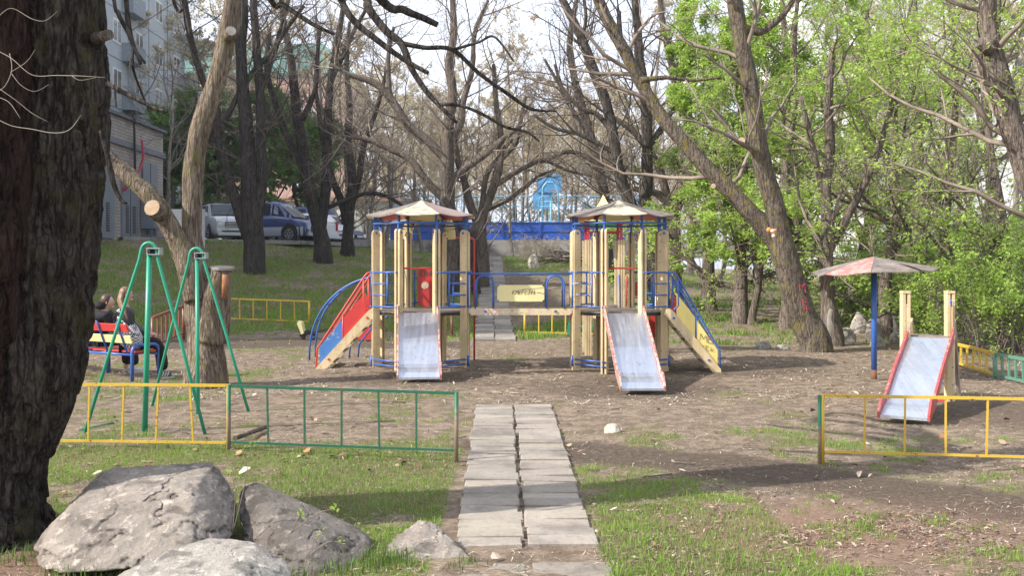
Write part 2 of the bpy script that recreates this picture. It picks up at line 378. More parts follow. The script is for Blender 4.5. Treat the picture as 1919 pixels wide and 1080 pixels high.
def groundmat():
    m,nt,b=newmat('ground dirt grass and litter'); a=nd(nt,'ShaderNodeAttribute',attribute_name='Col')
    sp=nd(nt,'ShaderNodeSeparateColor'); nt.links.new(a.outputs['Color'],sp.inputs[0])
    n=noise(nt,22,8,.75); n2=noise(nt,90,4,.7); n3=noise(nt,1.1,4,.6); n5=noise(nt,60,5,.7,stretch=(.35,2.2,1))
    litter=ramp(nt,n5,[(.34,(.09,.07,.052)),(.45,(.20,.152,.11)),(.54,(.30,.237,.175)),(.68,(.45,.37,.28))])
    litter=mixc(nt,ramp(nt,n3,[(.35,(0,0,0)),(.7,(.6,.6,.6))]),litter,(.19,.14,.105))
    dirt=ramp(nt,n,[(.34,(.06,.047,.037)),(.52,(.105,.080,.060)),(.70,(.17,.133,.103))])
    litter=mixc(nt,ramp(nt,noise(nt,5.5,6,.7),[(.46,(.75,.75,.75)),(.54,(0,0,0))]),litter,(.125,.095,.07))
    grass=ramp(nt,n5,[(.3,(.06,.06,.025)),(.5,(.13,.135,.05)),(.62,(.22,.20,.10)),(.75,(.36,.31,.2))])
    c=mixc(nt,sp.outputs[1],litter,dirt); c=mixc(nt,sp.outputs[0],c,grass)
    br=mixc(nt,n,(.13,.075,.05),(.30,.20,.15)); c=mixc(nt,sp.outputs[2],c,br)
    nt.links.new(c,b.inputs['Base Color']); b.inputs['Roughness'].default_value=.95; b.inputs['Specular IOR Level'].default_value=.1
    p=bump(nt,b,n,.5,.03); bump(nt,b,n2,.5,.012,p); return m
nb.obj('ground',groundmat(),kind='structure')
def gsurf(x,y):
    gr,bare,lit,n=masks(x,y); p=xy3(x,y)
    fade=np.clip(1-(np.hypot(x,y)-30)/30,0,1)
    return G(x,y)+((fbm(p,3.5,3,21)-.5)*.05*(1-.6*bare)+(fbm(p,.5,2,31)-.5)*.10)*np.where(y<22,.8,1.3)*fade, gr,bare,lit,n
def gs(x,y): return float(gsurf(np.array([float(x)]),np.array([float(y)]))[0][0])
# ------------------------------------------------ grass blades
def samp(n,y0,y1,pw=1.0,xm=.56,xr=None):
    "points in the view wedge (a little wider), denser near"
    t=rng.random(n); y=(y0**(1-pw)+t*(y1**(1-pw)-y0**(1-pw)))**(1/(1-pw)) if pw!=1 else y0*(y1/y0)**t
    x=(rng.random(n)*2-1)*xm*y if xr is None else xr[0]+rng.random(n)*(xr[1]-xr[0])
    return x,y
def blades(n,y0,y1,h0,h1,w,name_unused=None,pw=0.0,dry=.2,clump=0):
    x,y=samp(n,y0,y1,pw)
    z,gr,bare,lit,nz=gsurf(x,y)
    keep=rng.random(n)<np.clip(gr*1.15+.015,0,1)
    if clump: keep&=fbm(xy3(x,y),clump,2,77)>.42
    x,y,z,gr=x[keep],y[keep],z[keep],gr[keep]; m=len(x)
    tuft=fbm(xy3(x,y),5.5,2,55)
    h=(h0+rng.random(m)*(h1-h0))*(.45+1.25*tuft)*(.5+.5*gr)
    a=rng.random(m)*2*PI; lean=rng.random(m)*.8*h; la=rng.random(m)*2*PI
    dx,dy=np.cos(a)*w/2,np.sin(a)*w/2; b=np.stack([x,y,z-.006],1); d=np.stack([dx,dy,0*dx],1)
    mid=b+np.stack([np.cos(la)*lean*.35,np.sin(la)*lean*.35,h*.6],1); tip=b+np.stack([np.cos(la)*lean,np.sin(la)*lean,h],1)
    v=np.stack([b-d,b+d,mid+d*.7,mid-d*.7,tip],1).reshape(-1,3); k=np.arange(m)*5
    q=np.stack([k,k+1,k+2,k+3],1); t=np.stack([k+3,k+2,k+4],1)
    cn=fbm(xy3(x,y),1.6,2,91); isdry=rng.random(m)<dry*np.clip(2.6-3.4*cn,.15,2.2)
    c=np.stack([.11+.13*cn,.23+.15*cn,.035+.02*cn],1)*(.75+.5*rng.random(m))[:,None]
    c[isdry]=np.array([.34,.29,.17])*(.6+.6*rng.random(isdry.sum()))[:,None]
    nb.add(v,q,0,False,np.repeat(c,5,0)); nb.f.append(t+nb.n-len(v)); nb.m.append(np.zeros(m)); nb.sm.append(np.zeros(m,bool))
nb=NB(); blades(170000,4.6,10.2,.010,.042,.0045,pw=.6,dry=.36); blades(16000,4.6,9.6,.04,.08,.005,pw=.6,clump=1.5,dry=.12)
nb.obj('grass',vcolmat('grass blades near',.7,.3),kind='stuff',label='short patchy spring grass around the slab path')
nb=NB(); blades(50000,10.2,22,.025,.07,.009,pw=.6,dry=.35)
blades(300000,21,52,.03,.13,.02,pw=.6,dry=.25)
nb.obj('grass',vcolmat('grass blades far',.7,.3),kind='stuff',label='patchy grass on the slope and beyond the playground')
# ------------------------------------------------ litter (straw, bits of leaf and twig)
def litterset(n,y0,y1,l0,l1,w0,w1,pw,cols,pick,lift=.004,curl=.3):
    x,y=samp(n,y0,y1,pw); z,gr,bare,lit,nz=gsurf(x,y)
    keep=rng.random(n)<pick(x,y,gr,bare,lit,nz)*np.clip(fbm(xy3(x,y),2.2,3,63)*3.2-.75,.12,1.25); x,y,z=x[keep],y[keep],z[keep]; m=len(x)
    a=rng.random(m)*2*PI; L=(l0+(l1-l0)*rng.random(m)**2)/2; W=(w0+(w1-w0)*rng.random(m))/2
    ti=(rng.random(m)-.5)*curl; tj=(rng.random(m)-.5)*curl*1.5
    u=np.stack([np.cos(a),np.sin(a),ti],1)*L[:,None]; w=np.stack([-np.sin(a),np.cos(a),tj],1)*W[:,None]
    c0=np.stack([x,y,z+lift+np.abs(ti)*L+np.abs(tj)*W],1)
    bend=np.stack([0*x,0*x,(rng.random(m))*L*.35],1)
    v=np.stack([c0-u-w*.5,c0-u+w*.5,c0+bend+w,c0+bend-w,c0+u+w*.3,c0+u-w*.3],1).reshape(-1,3)
    k=np.arange(m)*6; q=np.concatenate([np.stack([k,k+3,k+2,k+1],1),np.stack([k+3,k+5,k+4,k+2],1)])
    cc=np.array(cols)[rng.integers(0,len(cols),m)]*(.65+.6*rng.random(m))[:,None]
    nb.add(v,q,0,False,np.repeat(cc,6,0))
nb=NB()
straw=[(.40,.33,.25),(.46,.39,.30),(.24,.185,.14),(.13,.10,.08),(.54,.47,.38),(.30,.235,.175),(.19,.145,.11),(.16,.12,.09)]
litterset(150000,4.6,24,.012,.085,.0018,.006,.85,straw,lambda x,y,g,b,l,n:(.85-.50*g)*(1-.75*b)*np.where((np.abs(x)<.46)&(y<12),np.where(np.abs(x-.05)<.035,1.5,.10),1)+.25*l)
litterset(50000,12,50,.05,.18,.008,.02,.8,straw,lambda x,y,g,b,l,n:(.6-.45*g)*(1-.7*b))
nb.obj('straw_litter',vcolmat('straw and twig bits',.9),kind='stuff',label='dry straw and twig bits strewn over the dirt')
nb=NB()
lf=[(.24,.14,.09),(.30,.19,.13),(.17,.10,.07),(.36,.26,.19),(.12,.08,.06),(.42,.34,.27),(.26,.18,.13)]
litterset(26000,4.6,9.5,.015,.045,.006,.017,.6,lf,lambda x,y,g,b,l,n:np.clip(.95*l+.10,0,1)*(1-.75*b)*np.where((np.abs(x)<.46),.08,1),.006,.9)
litterset(2600,7.6,22,.03,.09,.02,.05,.7,lf,lambda x,y,g,b,l,n:np.where((y>8.1)&(y<8.9)&(x<-.5),.8,.16)*np.where((np.abs(x)<.46)&(y<12),.3,1),.006,.9)
litterset(150,4.8,20,.05,.10,.03,.06,.8,[(.50,.24,.12),(.55,.36,.22),(.62,.52,.42)],lambda x,y,g,b,l,n:.35+0*x,.01,.9)
nb.obj('leaf_litter',vcolmat('dead leaves',.8,.15),kind='stuff',label='curled dead leaves scattered over the ground')
# sticks
nb=NB(); srng=np.random.default_rng(5)
for k in range(150):
    y=4.9+17*srng.random()**1.6; x=(srng.random()*2-1)*.5*y; a=srng.random()*PI; L=.06+.22*srng.random()**2
    n=4; t=np.linspace(-.5,.5,n); px=x+np.cos(a)*t*L+(srng.random(n)-.5)*.02; py=y+np.sin(a)*t*L+(srng.random(n)-.5)*.02
    z=gsurf(px,py)[0]+.012; nb.tube(np.stack([px,py,z],1),.002+.004*srng.random(),5)
nb.obj('fallen_twigs',M['twigd'],kind='stuff',label='small fallen twigs scattered over the playground dirt')
# ------------------------------------------------ slab paths
nb=NB(); prng=random.Random(3)
def slab(cx,cy,w,l,rot,top,th=.06):
    w+=(prng.random()-.5)*.045
    ca,sa=math.cos(rot),math.sin(rot); e=.008
    pts=[]
    for (hx,hy,z) in ((-w/2,-l/2,0),(w/2,-l/2,0),(w/2,l/2,0),(-w/2,l/2,0)): pts.append((hx,hy))
    tl=[(prng.random()-.5)*.018 for _ in range(4)]
    v=[]
    for q,(hx,hy) in enumerate(pts): v.append((cx+hx*ca-hy*sa,cy+hx*sa+hy*ca,top-th))
    for q,(hx,hy) in enumerate(pts): v.append((cx+hx*ca-hy*sa,cy+hx*sa+hy*ca,top-e+tl[q]))
    for q,(hx,hy) in enumerate(pts):
        hx-=math.copysign(e,hx); hy-=math.copysign(e,hy); v.append((cx+hx*ca-hy*sa,cy+hx*sa+hy*ca,top+tl[q]))
    f=[[8,9,10,11]]
    for a,b in ((0,4),(4,8)):
        for q in range(4): f.append([a+q,a+(q+1)%4,b+(q+1)%4,b+q])
    t_=.82+.30*prng.random(); nb.add(v,f,0,False,(t_,t_*(.97+.04*prng.random()),t_*(.94+.06*prng.random())))
ntS=M['slab'].node_tree; bS=ntS.nodes['Principled BSDF']; lk=bS.inputs['Base Color'].links[0].from_socket; aS=nd(ntS,'ShaderNodeAttribute',attribute_name='Col'); ntS.links.new(mixc(ntS,1.0,lk,aS.outputs['Color'],'MULTIPLY'),bS.inputs['Base Color'])
y=5.78; rowi=0
while y<11.85:
    l=.395+(prng.random()-.5)*.05
    for sgn in (-1,1):
        if y>11.3 and sgn>0 and rowi%2: w=.40
        wd=.39+.05*(y-5)/7
        cx=np.interp(y,[5.5,12],[.085,.015])+sgn*(wd/2+.015)+(prng.random()-.5)*.02
        half=prng.random()<.9
        zt=gs(cx,y+l/2)*.7+.020+.010*prng.random()
        if half:
            slab(cx,y+l*.25,wd,l*.5-.020,(prng.random()-.5)*.035,zt); slab(cx,y+l*.75,wd,l*.5-.020,(prng.random()-.5)*.035,zt+.004)
        else: slab(cx,y+l/2,wd,l-.024,(prng.random()-.5)*.035,zt)
    y+=l+.012; rowi+=1
for sgn in (-1,1): slab(.09+sgn*.235,5.28,.44,.38,.0,.022); slab(.1+sgn*.235,4.86,.44,.4,.0,.02)
nb.obj('path',M['slab'],kind='structure',label='near path of worn concrete slabs in two columns')
nb=NB(); y=21.9
while y<51:
    l=.5+(prng.random()-.5)*.1; pxc=np.interp(y,[22,51],[-.38,-1.05])
    for sgn in (-1,1):
        cx=pxc+sgn*.24+(prng.random()-.5)*.05; z0=gs(cx,y); z1=gs(cx,y+l)
        v=[]; w=.46
        for (hx,yy,zz) in ((-w/2,y,z0),(w/2,y,z0),(w/2,y+l-.02,z1),(-w/2,y+l-.02,z1)): v.append((cx+hx,yy,zz-.05))
        j=.03+.02*prng.random()
        for (hx,yy,zz) in ((-w/2,y,z0),(w/2,y,z0),(w/2,y+l-.02,z1),(-w/2,y+l-.02,z1)): v.append((cx+hx,yy,zz+j))
        t_=.75+.35*prng.random(); nb.add(v,[[4,5,6,7],[0,1,5,4],[1,2,6,5],[2,3,7,6],[3,0,4,7]],0,False,(t_,t_,t_))
    y+=l
nb.obj('path',M['slab'],kind='structure',label='far path of cracked concrete slabs leading up to the blue rink')
# ------------------------------------------------ parking lot (a sheet above the plateau, with a kerb)
nb=NB()
pxy=[(-15.4,38.2),(-9.6,43.6),(-8.4,46.2),(-7.2,50.5),(-7.4,72),(-40,72),(-40,30),(-15.4,30)]
pxy=[(-15.4,39.4),(-12.2,43.6),(-9.6,45.0),(-8.2,48.5),(-6.5,53),(-5,72),(-40,72),(-40,39.4)]
nb.add([(x,y,2.80) for x,y in pxy],[list(range(len(pxy)))])
nb.obj('parking_lot',plain('asphalt',(.075,.073,.072),.9,0,.2,8,.2),kind='structure',label='grey asphalt parking area above the slope')
nb=NB()
for a,b in zip(pxy[:5],pxy[1:6]): nb.bar((*a,2.75),(*b,2.75),.15,.18)
nb.obj('kerb',M['concrete'],kind='structure',label='concrete kerb along the parking area')
# ------------------------------------------------ rocks
def rock(name,pts,mat,label,loc,group=None,res=5,amp=.035,p=16,seed=0,cat='boulder'):
    pts=np.array(pts,float); bm=bmesh.new()
    for q in pts: bm.verts.new(q)
    r=bmesh.ops.convex_hull(bm,input=bm.verts); bm.normal_update()
    c=pts.mean(0); N=[];D=[]
    for f in bm.faces:
        n=np.array(f.normal); o=np.array(f.verts[0].co)-c; d=n@o
        if d<0: n,d=-n,-d
        N.append(n);D.append(max(d,.01))
    bm.free(); N=np.array(N);D=np.array(D)
    bm=bmesh.new(); bmesh.ops.create_icosphere(bm,subdivisions=res,radius=1)
    dirs=np.array([v.co[:] for v in bm.verts]); fs=np.array([[v.index for v in f.verts] for f in bm.faces]); bm.free()
    k=np.clip(dirs@N.T,0,None)/D; t=(k**p).sum(1)**(-1/p)
    v=dirs*t[:,None]; S=np.abs(pts-c).max()
    n1=fbm(v/S,2.2,5,40+seed)-.5; n2=np.abs(fbm(v/S*np.array([1,1,1.6]),2.6,4,60+seed)-.5); n3=fbm(v/S*np.array([1,1,2.5]),11,4,80+seed)-.5
    crack=np.exp(-(n2/.010)**2)
    terr=np.floor((v/S)@np.array([.35,.3,.9])*5+fbm(v/S,1.5,2,seed)*3)
    st=(vn(np.stack([terr,terr*0,terr*0],1)+.5,seed)-.5)
    v=v*(1+(n1*amp*5.5+n3*amp*2.2-crack*amp*1.5+st*amp*2.6)[:,None])+c
    b=NB().add(v,fs,0,True); return b.obj(name,mat,None,loc,label,cat,group)
rock('boulder',[P(100,990,5.45),P(62,1020,5.5),P(75,1070,5.35),P(190,885,6.0),P(300,868,6.1),P(395,870,6.05),P(440,925,5.95),P(440,1000,5.75),P(360,920,5.6),P(415,1035,5.4),P(330,1060,5.2),P(120,1075,5.25),P(200,880,6.5),P(380,880,6.6),P(120,1000,6.3),P(430,960,6.4)],
 M['rock'],'largest pinkish grey boulder beside the dark tree trunk',P(250,1050,5.7),res=7,amp=.035,p=42,seed=1)
rock('boulder',[P(442,930,6.05),P(452,908,6.1),P(480,903,6.1),P(530,922,6.05),P(590,955,6.0),P(650,978,5.9),P(688,998,5.8),P(702,1030,5.7),P(698,1062,5.55),P(655,1095,5.35),P(560,1105,5.25),P(450,1085,5.45),P(445,1000,5.75),P(520,985,5.6),P(600,1010,5.5),P(560,950,6.45),P(680,1020,6.3)],
 M['rockd'],'dark grey wedge shaped boulder behind the low pale rock',P(560,1080,5.75),res=7,amp=.036,p=26,seed=5)
rock('boulder',[P(200,1085,4.9),P(300,1035,5.1),P(395,1008,5.2),P(470,1012,5.2),P(535,1050,5.1),P(550,1090,4.95),P(540,1150,4.7),P(210,1150,4.6),P(350,1080,4.75),P(450,1070,4.75),P(400,1030,5.4)],
 M['rockl'],'low pale rock in front of the other boulders at the picture edge',P(380,1130,5.0),res=7,amp=.032,p=30,seed=9)
rock('boulder',[P(720,1025,5.7),P(750,1000,5.75),P(790,978,5.8),P(820,985,5.8),P(860,1025,5.7),P(885,1055,5.55),P(870,1068,5.5),P(780,1066,5.5),P(715,1050,5.6),P(800,1000,6.0)],
 M['rock'],'small knobbly rock lying beside the slab path',P(800,1060,5.7),res=6,amp=.075,p=30,seed=13)
def smallrock(px,py,Y,w,h,mat,label,seed,group=None,cat='stone'):
    x,_,_=P(px,py,Y); z=gs(x,Y); rr=random.Random(seed); pts=[]
    for (m,e,q) in ((6,-.12,1.),(6,.5,.94),(4,.97,.55)):
        for k in range(m):
            a=2*PI*(k+rr.random()*.7)/m; r_=w/2*q*(.85+.2*rr.random()); pts.append((x+math.cos(a)*r_,Y+math.sin(a)*r_*.8,z+h*(e+.12*(rr.random()-.5))))
    rock('stone',pts,mat,label,(x,Y,z),group,4,.05,14,seed,cat)
smallrock(999,500,43.5,.66,.62,M['rockw'],'cream limestone block on the grass below the blue rink',21)
smallrock(1430,655,19.9,.34,.16,M['rockl'],'left of two low stones before the leaning tree',22)
smallrock(1467,658,19.7,.36,.12,M['rockl'],'right flatter of two low stones before the leaning tree',23)
smallrock(1148,808,10.0,.22,.09,M['rockw'],'half buried flat stone right of the slab path',24)
for k,(px,py,Y,w,h) in enumerate([(1585,640,21.3,.5,.35),(1640,625,22.5,.55,.5),(1665,610,23.5,.6,.55),(1680,645,21.5,.4,.22),(1610,600,24,.5,.5),(1645,655,20.4,.35,.2)]):
    smallrock(px,py,Y,w,h,M['rockl'],'pale rubble block in the heap behind the mushroom shelter',30+k,'rubble blocks behind the mushroom shelter')
# ------------------------------------------------ vectorised branches
def gen(P0,D,L,S,wander,up,rg):
    N=len(P0); pts=np.zeros((N,S+1,3)); pts[:,0]=P0; d=D/np.linalg.norm(D,axis=1)[:,None]
    for k in range(S):
        d=d+rg.normal(0,wander,(N,3)); d[:,2]+=up; d/=np.linalg.norm(d,axis=1)[:,None]
        pts[:,k+1]=pts[:,k]+d*(L/S)[:,None]
    return pts
def tubes(nb,pts,r0,r1,n,mi=0,smooth=True):
    N,S1,_=pts.shape
    if N==0: return
    t=np.gradient(pts,axis=1); t/=np.linalg.norm(t,axis=2)[:,:,None]+1e-9
    ref=np.where(np.abs(t[:,:1,2:3])<.9,np.array([0,0,1.]),np.array([1.,0,0])); ref=np.broadcast_to(ref,t.shape)
    u=np.cross(t,ref); u/=np.linalg.norm(u,axis=2)[:,:,None]+1e-9; w=np.cross(t,u)
    rr=r0[:,None]+(r1-r0)[:,None]*np.linspace(0,1,S1)[None]
    a=np.arange(n)*2*PI/n
    v=pts[:,:,None]+rr[:,:,None,None]*(u[:,:,None]*np.cos(a)[None,None,:,None]+w[:,:,None]*np.sin(a)[None,None,:,None])
    b=(np.arange(N)*S1*n)[:,None,None]; i=np.arange(S1-1)[None,:,None]*n; j=np.arange(n)[None,None]; j2=(j+1)%n
    q=np.stack([b+i+j,b+i+j2,b+i+n+j2,b+i+n+j],-1).reshape(-1,4)
    nb.add(v.reshape(-1,3),q,mi,smooth)
def spawn(pts,L,r0,r1,k,t0,t1,ang,lr,rg,rad=.6):
    N,S1,_=pts.shape
    t=t0+(t1-t0)*rg.random((N,k)); f=t*(S1-1); i=np.minimum(f.astype(int),S1-2); fr=(f-i)[...,None]
    ar=np.arange(N)[:,None]; a=pts[ar,i]; b=pts[ar,i+1]; p=a+(b-a)*fr; d=b-a; d/=np.linalg.norm(d,axis=2)[...,None]+1e-9
    rv=rg.normal(0,1,(N,k,3)); rv-=d*(rv*d).sum(2)[...,None]; rv/=np.linalg.norm(rv,axis=2)[...,None]+1e-9
    an=ang*(.6+.8*rg.random((N,k)))[...,None]
    nd_=d*np.cos(an)+rv*np.sin(an)
    LL=L[:,None]*lr*(.6+.7*rg.random((N,k)))*(1.15-.6*t); rr=(r0[:,None]+(r1-r0)[:,None]*t)*rad
    return p.reshape(-1,3),nd_.reshape(-1,3),LL.ravel(),rr.ravel()
def leaves(nb,pos,size,rg,mi=0,asp=.5,flat=.6):
    N=len(pos); 
    if N==0: return
    nrm=rg.normal(0,1,(N,3)); nrm[:,2]=np.abs(nrm[:,2])+flat; nrm/=np.linalg.norm(nrm,axis=1)[:,None]
    u=rg.normal(0,1,(N,3)); u-=nrm*(u*nrm).sum(1)[:,None]; u/=np.linalg.norm(u,axis=1)[:,None]; w=np.cross(nrm,u)
    s=(size*(.55+.9*rg.random(N)))[:,None]; fold=nrm*s*.12
    v=np.stack([pos,pos+u*s*.45+w*s*asp*.5+fold,pos+u*s,pos+u*s*.45-w*s*asp*.5+fold],1).reshape(-1,3)
    k=np.arange(N)*4; nb.add(v,np.stack([k,k+1,k+2,k+3],1),mi)
def smooth_path(pts,per=5):
    pts=np.array(pts,float); o=[]
    n=len(pts)
    for i in range(n-1):
        p0=pts[max(i-1,0)];p1=pts[i];p2=pts[i+1];p3=pts[min(i+2,n-1)]
        for t in np.arange(per)/per:
            o.append(.5*((2*p1)+(-p0+p2)*t+(2*p0-5*p1+4*p2-p3)*t*t+(-p0+3*p1-3*p2+p3)*t**3))
    o.append(pts[-1]); return np.array(o)
def limb(nb,pp,rg,n=12,mi=0,rough=.06,per=6,cap=True):
    "pp rows x,y,z,r -> knobbly tapered limb; returns path"
    s=smooth_path(pp,per); pts=s[:,:3]; r=s[:,3]
    base=nb.n; nb.tube(pts,r,n,mi,cap)
    v=nb.v[-1]; c=np.repeat(pts,n,0); off=v-c
    nz=fbm(v*np.array([1,1,.35])/max(r.max(),.05),1.6,3,int(rg.integers(99)))-.5
    nb.v[-1]=c+off*(1+nz*rough*8)[:,None]
    return s
def sprout(tw,limbs,rg,k1=5,len1=1.8,k2=4,k3=4,k4=0,up=.05,ang=.9,t0=.25,rt=.007,bud=None,budsize=.05,budn=0,leaf=0,leafsize=.07,gn=4,mi=0,lf_mi=1,thick=None,maxr=.05):
    "twigs of three or four orders on the given limb paths (rows x,y,z,r)"
    allp=[]
    for s in limbs:
        pts=s[None,:,:3]; L=np.array([len1]); r=np.array([s[0,3]]); r1=np.array([s[-1,3]])
        seglen=np.linalg.norm(np.diff(s[:,:3],axis=0),axis=1).sum(); k=max(2,int(k1*seglen/2.0))
        p,d,l,rr=spawn(pts,L,r,r1,k,t0,1,ang,1.0,rg,.45); allp.append((p,d,l*1.2,np.minimum(rr,maxr)))
    p,d,l,rr=[np.concatenate(q) for q in zip(*allp)]
    q1=gen(p,d,l,6,.16,up,rg); tubes(thick or tw,q1,rr,rr*.35,5,mi)
    p,d,l2,r2=spawn(q1,l,rr,rr*.35,k2,.2,1,.8,.62,rg,.55); q2=gen(p,d,l2,5,.18,up,rg); tubes(tw,q2,r2,np.maximum(r2*.35,rt*.5),4,mi)
    p,d,l3,r3=spawn(q2,l2,r2,r2*.35,k3,.15,1,.8,.62,rg,.6); r3=np.maximum(np.minimum(r3,rt),rt*.6); q3=gen(p,d,l3,4,.2,up,rg); tubes(tw,q3,r3,r3*.4,3,mi)
    last=q3
    if k4:
        p,d,l4,r4=spawn(q3,l3,r3,r3*.4,k4,.15,1,.8,.65,rg,.7); r4=np.maximum(r4,rt*.5); q4=gen(p,d,l4,3,.2,up,rg); tubes(tw,q4,r4,r4*.5,3,mi); last=q4
    if leaf:
        src=np.concatenate([last.reshape(-1,3)]); idx=rg.integers(0,len(src),leaf)
        leaves(tw,src[idx]+rg.normal(0,leafsize*.45,(leaf,3)),leafsize,rg,lf_mi)
    if budn:
        src=last[:,1:].reshape(-1,3); idx=rg.integers(0,len(src),budn); leaves(tw,src[idx]+rg.normal(0,budsize*.5,(budn,3)),budsize,rg,lf_mi,.6,0)
    return last
def L2(rows,Y,dy=None):
    "pixel polyline rows (px,py,halfwidth_px[,dY]) -> world rows x,y,z,r"
    o=[]
    for q in rows:
        yy=Y+(q[3] if len(q)>3 else 0); x,_,z=P(q[0],q[1],yy); o.append((x,yy,z,q[2]*yy/F))
    return o
def traced(name,label,Y,limbs,barkm,twigm,seed,cat='tree',group=None,n=14,flare=1.15,cut=(),rough=.06,tw=None,twig_limbs=None,budm=None,**kw):
    rg=np.random.default_rng(seed)
    x0,y0,z0,r0=L2(limbs[0],Y)[0]; zb=gs(x0,y0)
    root=thing(name,label,cat,(x0,y0,zb),group)
    nb=NB(); paths=[]
    for k,l in enumerate(limbs):
        w=L2(l,Y)
        if k==0:
            a=w[0]; w=[(a[0],a[1],zb-.12,a[3]*flare*1.05),(a[0],a[1],zb+a[3]*.7,a[3]*1.08)]+[q for q in w if q[2]>zb+a[3]*1.4]
        paths.append(limb(nb,w,rg,n if k==0 else max(8,n-3),0,rough))
    nb.obj('trunk',barkm,root)
    if kw is not None and kw.get('k1',5)>0:
        t=NB(); tl=[paths[i] for i in (twig_limbs if twig_limbs is not None else range(len(paths)))]
        sprout(t,tl,rg,**kw); t.obj('crown',[twigm,budm or M['bud']],root)
    return root,paths

def seedling(px0,py0,Y,tips,label,seed):
    rg=np.random.default_rng(seed); o=P(px0,py0,Y); root=thing('seedling',label,'seedling',o); b=NB(); l=NB()
    for (px,py) in tips:
        e=np.array(P(px,py,Y-.05)); o_=np.array(o); m=(o_+e)/2+np.array([0.02,0,.04]); b.tube(smooth_path([o_,m,e],5),[.0032*(1-.06*k) for k in range(11)],5)
        leaves(l,e+rg.normal(0,.012,(7,3)),.026,rg,0,.55,.2)
    b.obj('stem',M['twig'],root); l.obj('leaves',M['leaf'],root)
seedling(545,1000,5.35,[(563,962),(628,955)],'young leafing shoot in front of the dark wedge boulder',1)
seedling(575,1045,5.2,[(640,1018),(600,1000)],'lower young leafing shoot before the dark wedge boulder',2)
seedling(436,1000,5.6,[(432,880),(470,835)],'thin dry shoot with few buds rising between the two big boulders',3)
nb=NB()
def tuft(cx,cy,n,h,s,seed):
    rg=np.random.default_rng(seed); x=cx+rg.normal(0,s,n); y=cy+rg.normal(0,s,n); z=gsurf(x,y)[0]-.01; a=rg.random(n)*2*PI; L=h*(.5+.6*rg.random(n)); ln=L*.55*rg.random(n); w=.0035
    b0=np.stack([x,y,z],1); d=np.stack([-np.sin(a)*w,np.cos(a)*w,0*a],1); m1=b0+np.stack([np.cos(a)*ln*.35,np.sin(a)*ln*.35,L*.6],1); t=b0+np.stack([np.cos(a)*ln,np.sin(a)*ln,L],1)
    v=np.stack([b0-d,b0+d,m1+d*.7,m1-d*.7,t],1).reshape(-1,3); k=np.arange(n)*5; c=np.array([.13,.22,.045])*(.5+.8*rg.random(n))[:,None]
    nb.add(v,np.stack([k,k+1,k+2,k+3],1),0,False,np.repeat(c,5,0)); nb.f.append(np.stack([k+3,k+2,k+4],1)+nb.n-len(v)); nb.m.append(np.zeros(n)); nb.sm.append(np.zeros(n,bool))
for q,(px,py,n,h,s) in enumerate([(215,1062,160,.17,.05),(170,1075,90,.11,.05),(455,1062,60,.1,.04),(705,1062,120,.12,.05),(745,1058,90,.10,.04),(880,1066,60,.07,.04),(130,1078,80,.1,.05),(40,1050,90,.1,.06),(640,1075,90,.1,.05),(560,1070,60,.09,.04)]):
    Yq=HC*F/(py-HY); tuft((px-959.5)*Yq/F,Yq,int(n*.6),h,s*1.5,q)
nb.obj('grass',vcolmat('grass tufts by the rocks',.7,.3),kind='stuff',label='longer grass tufts at the foot of the boulders')
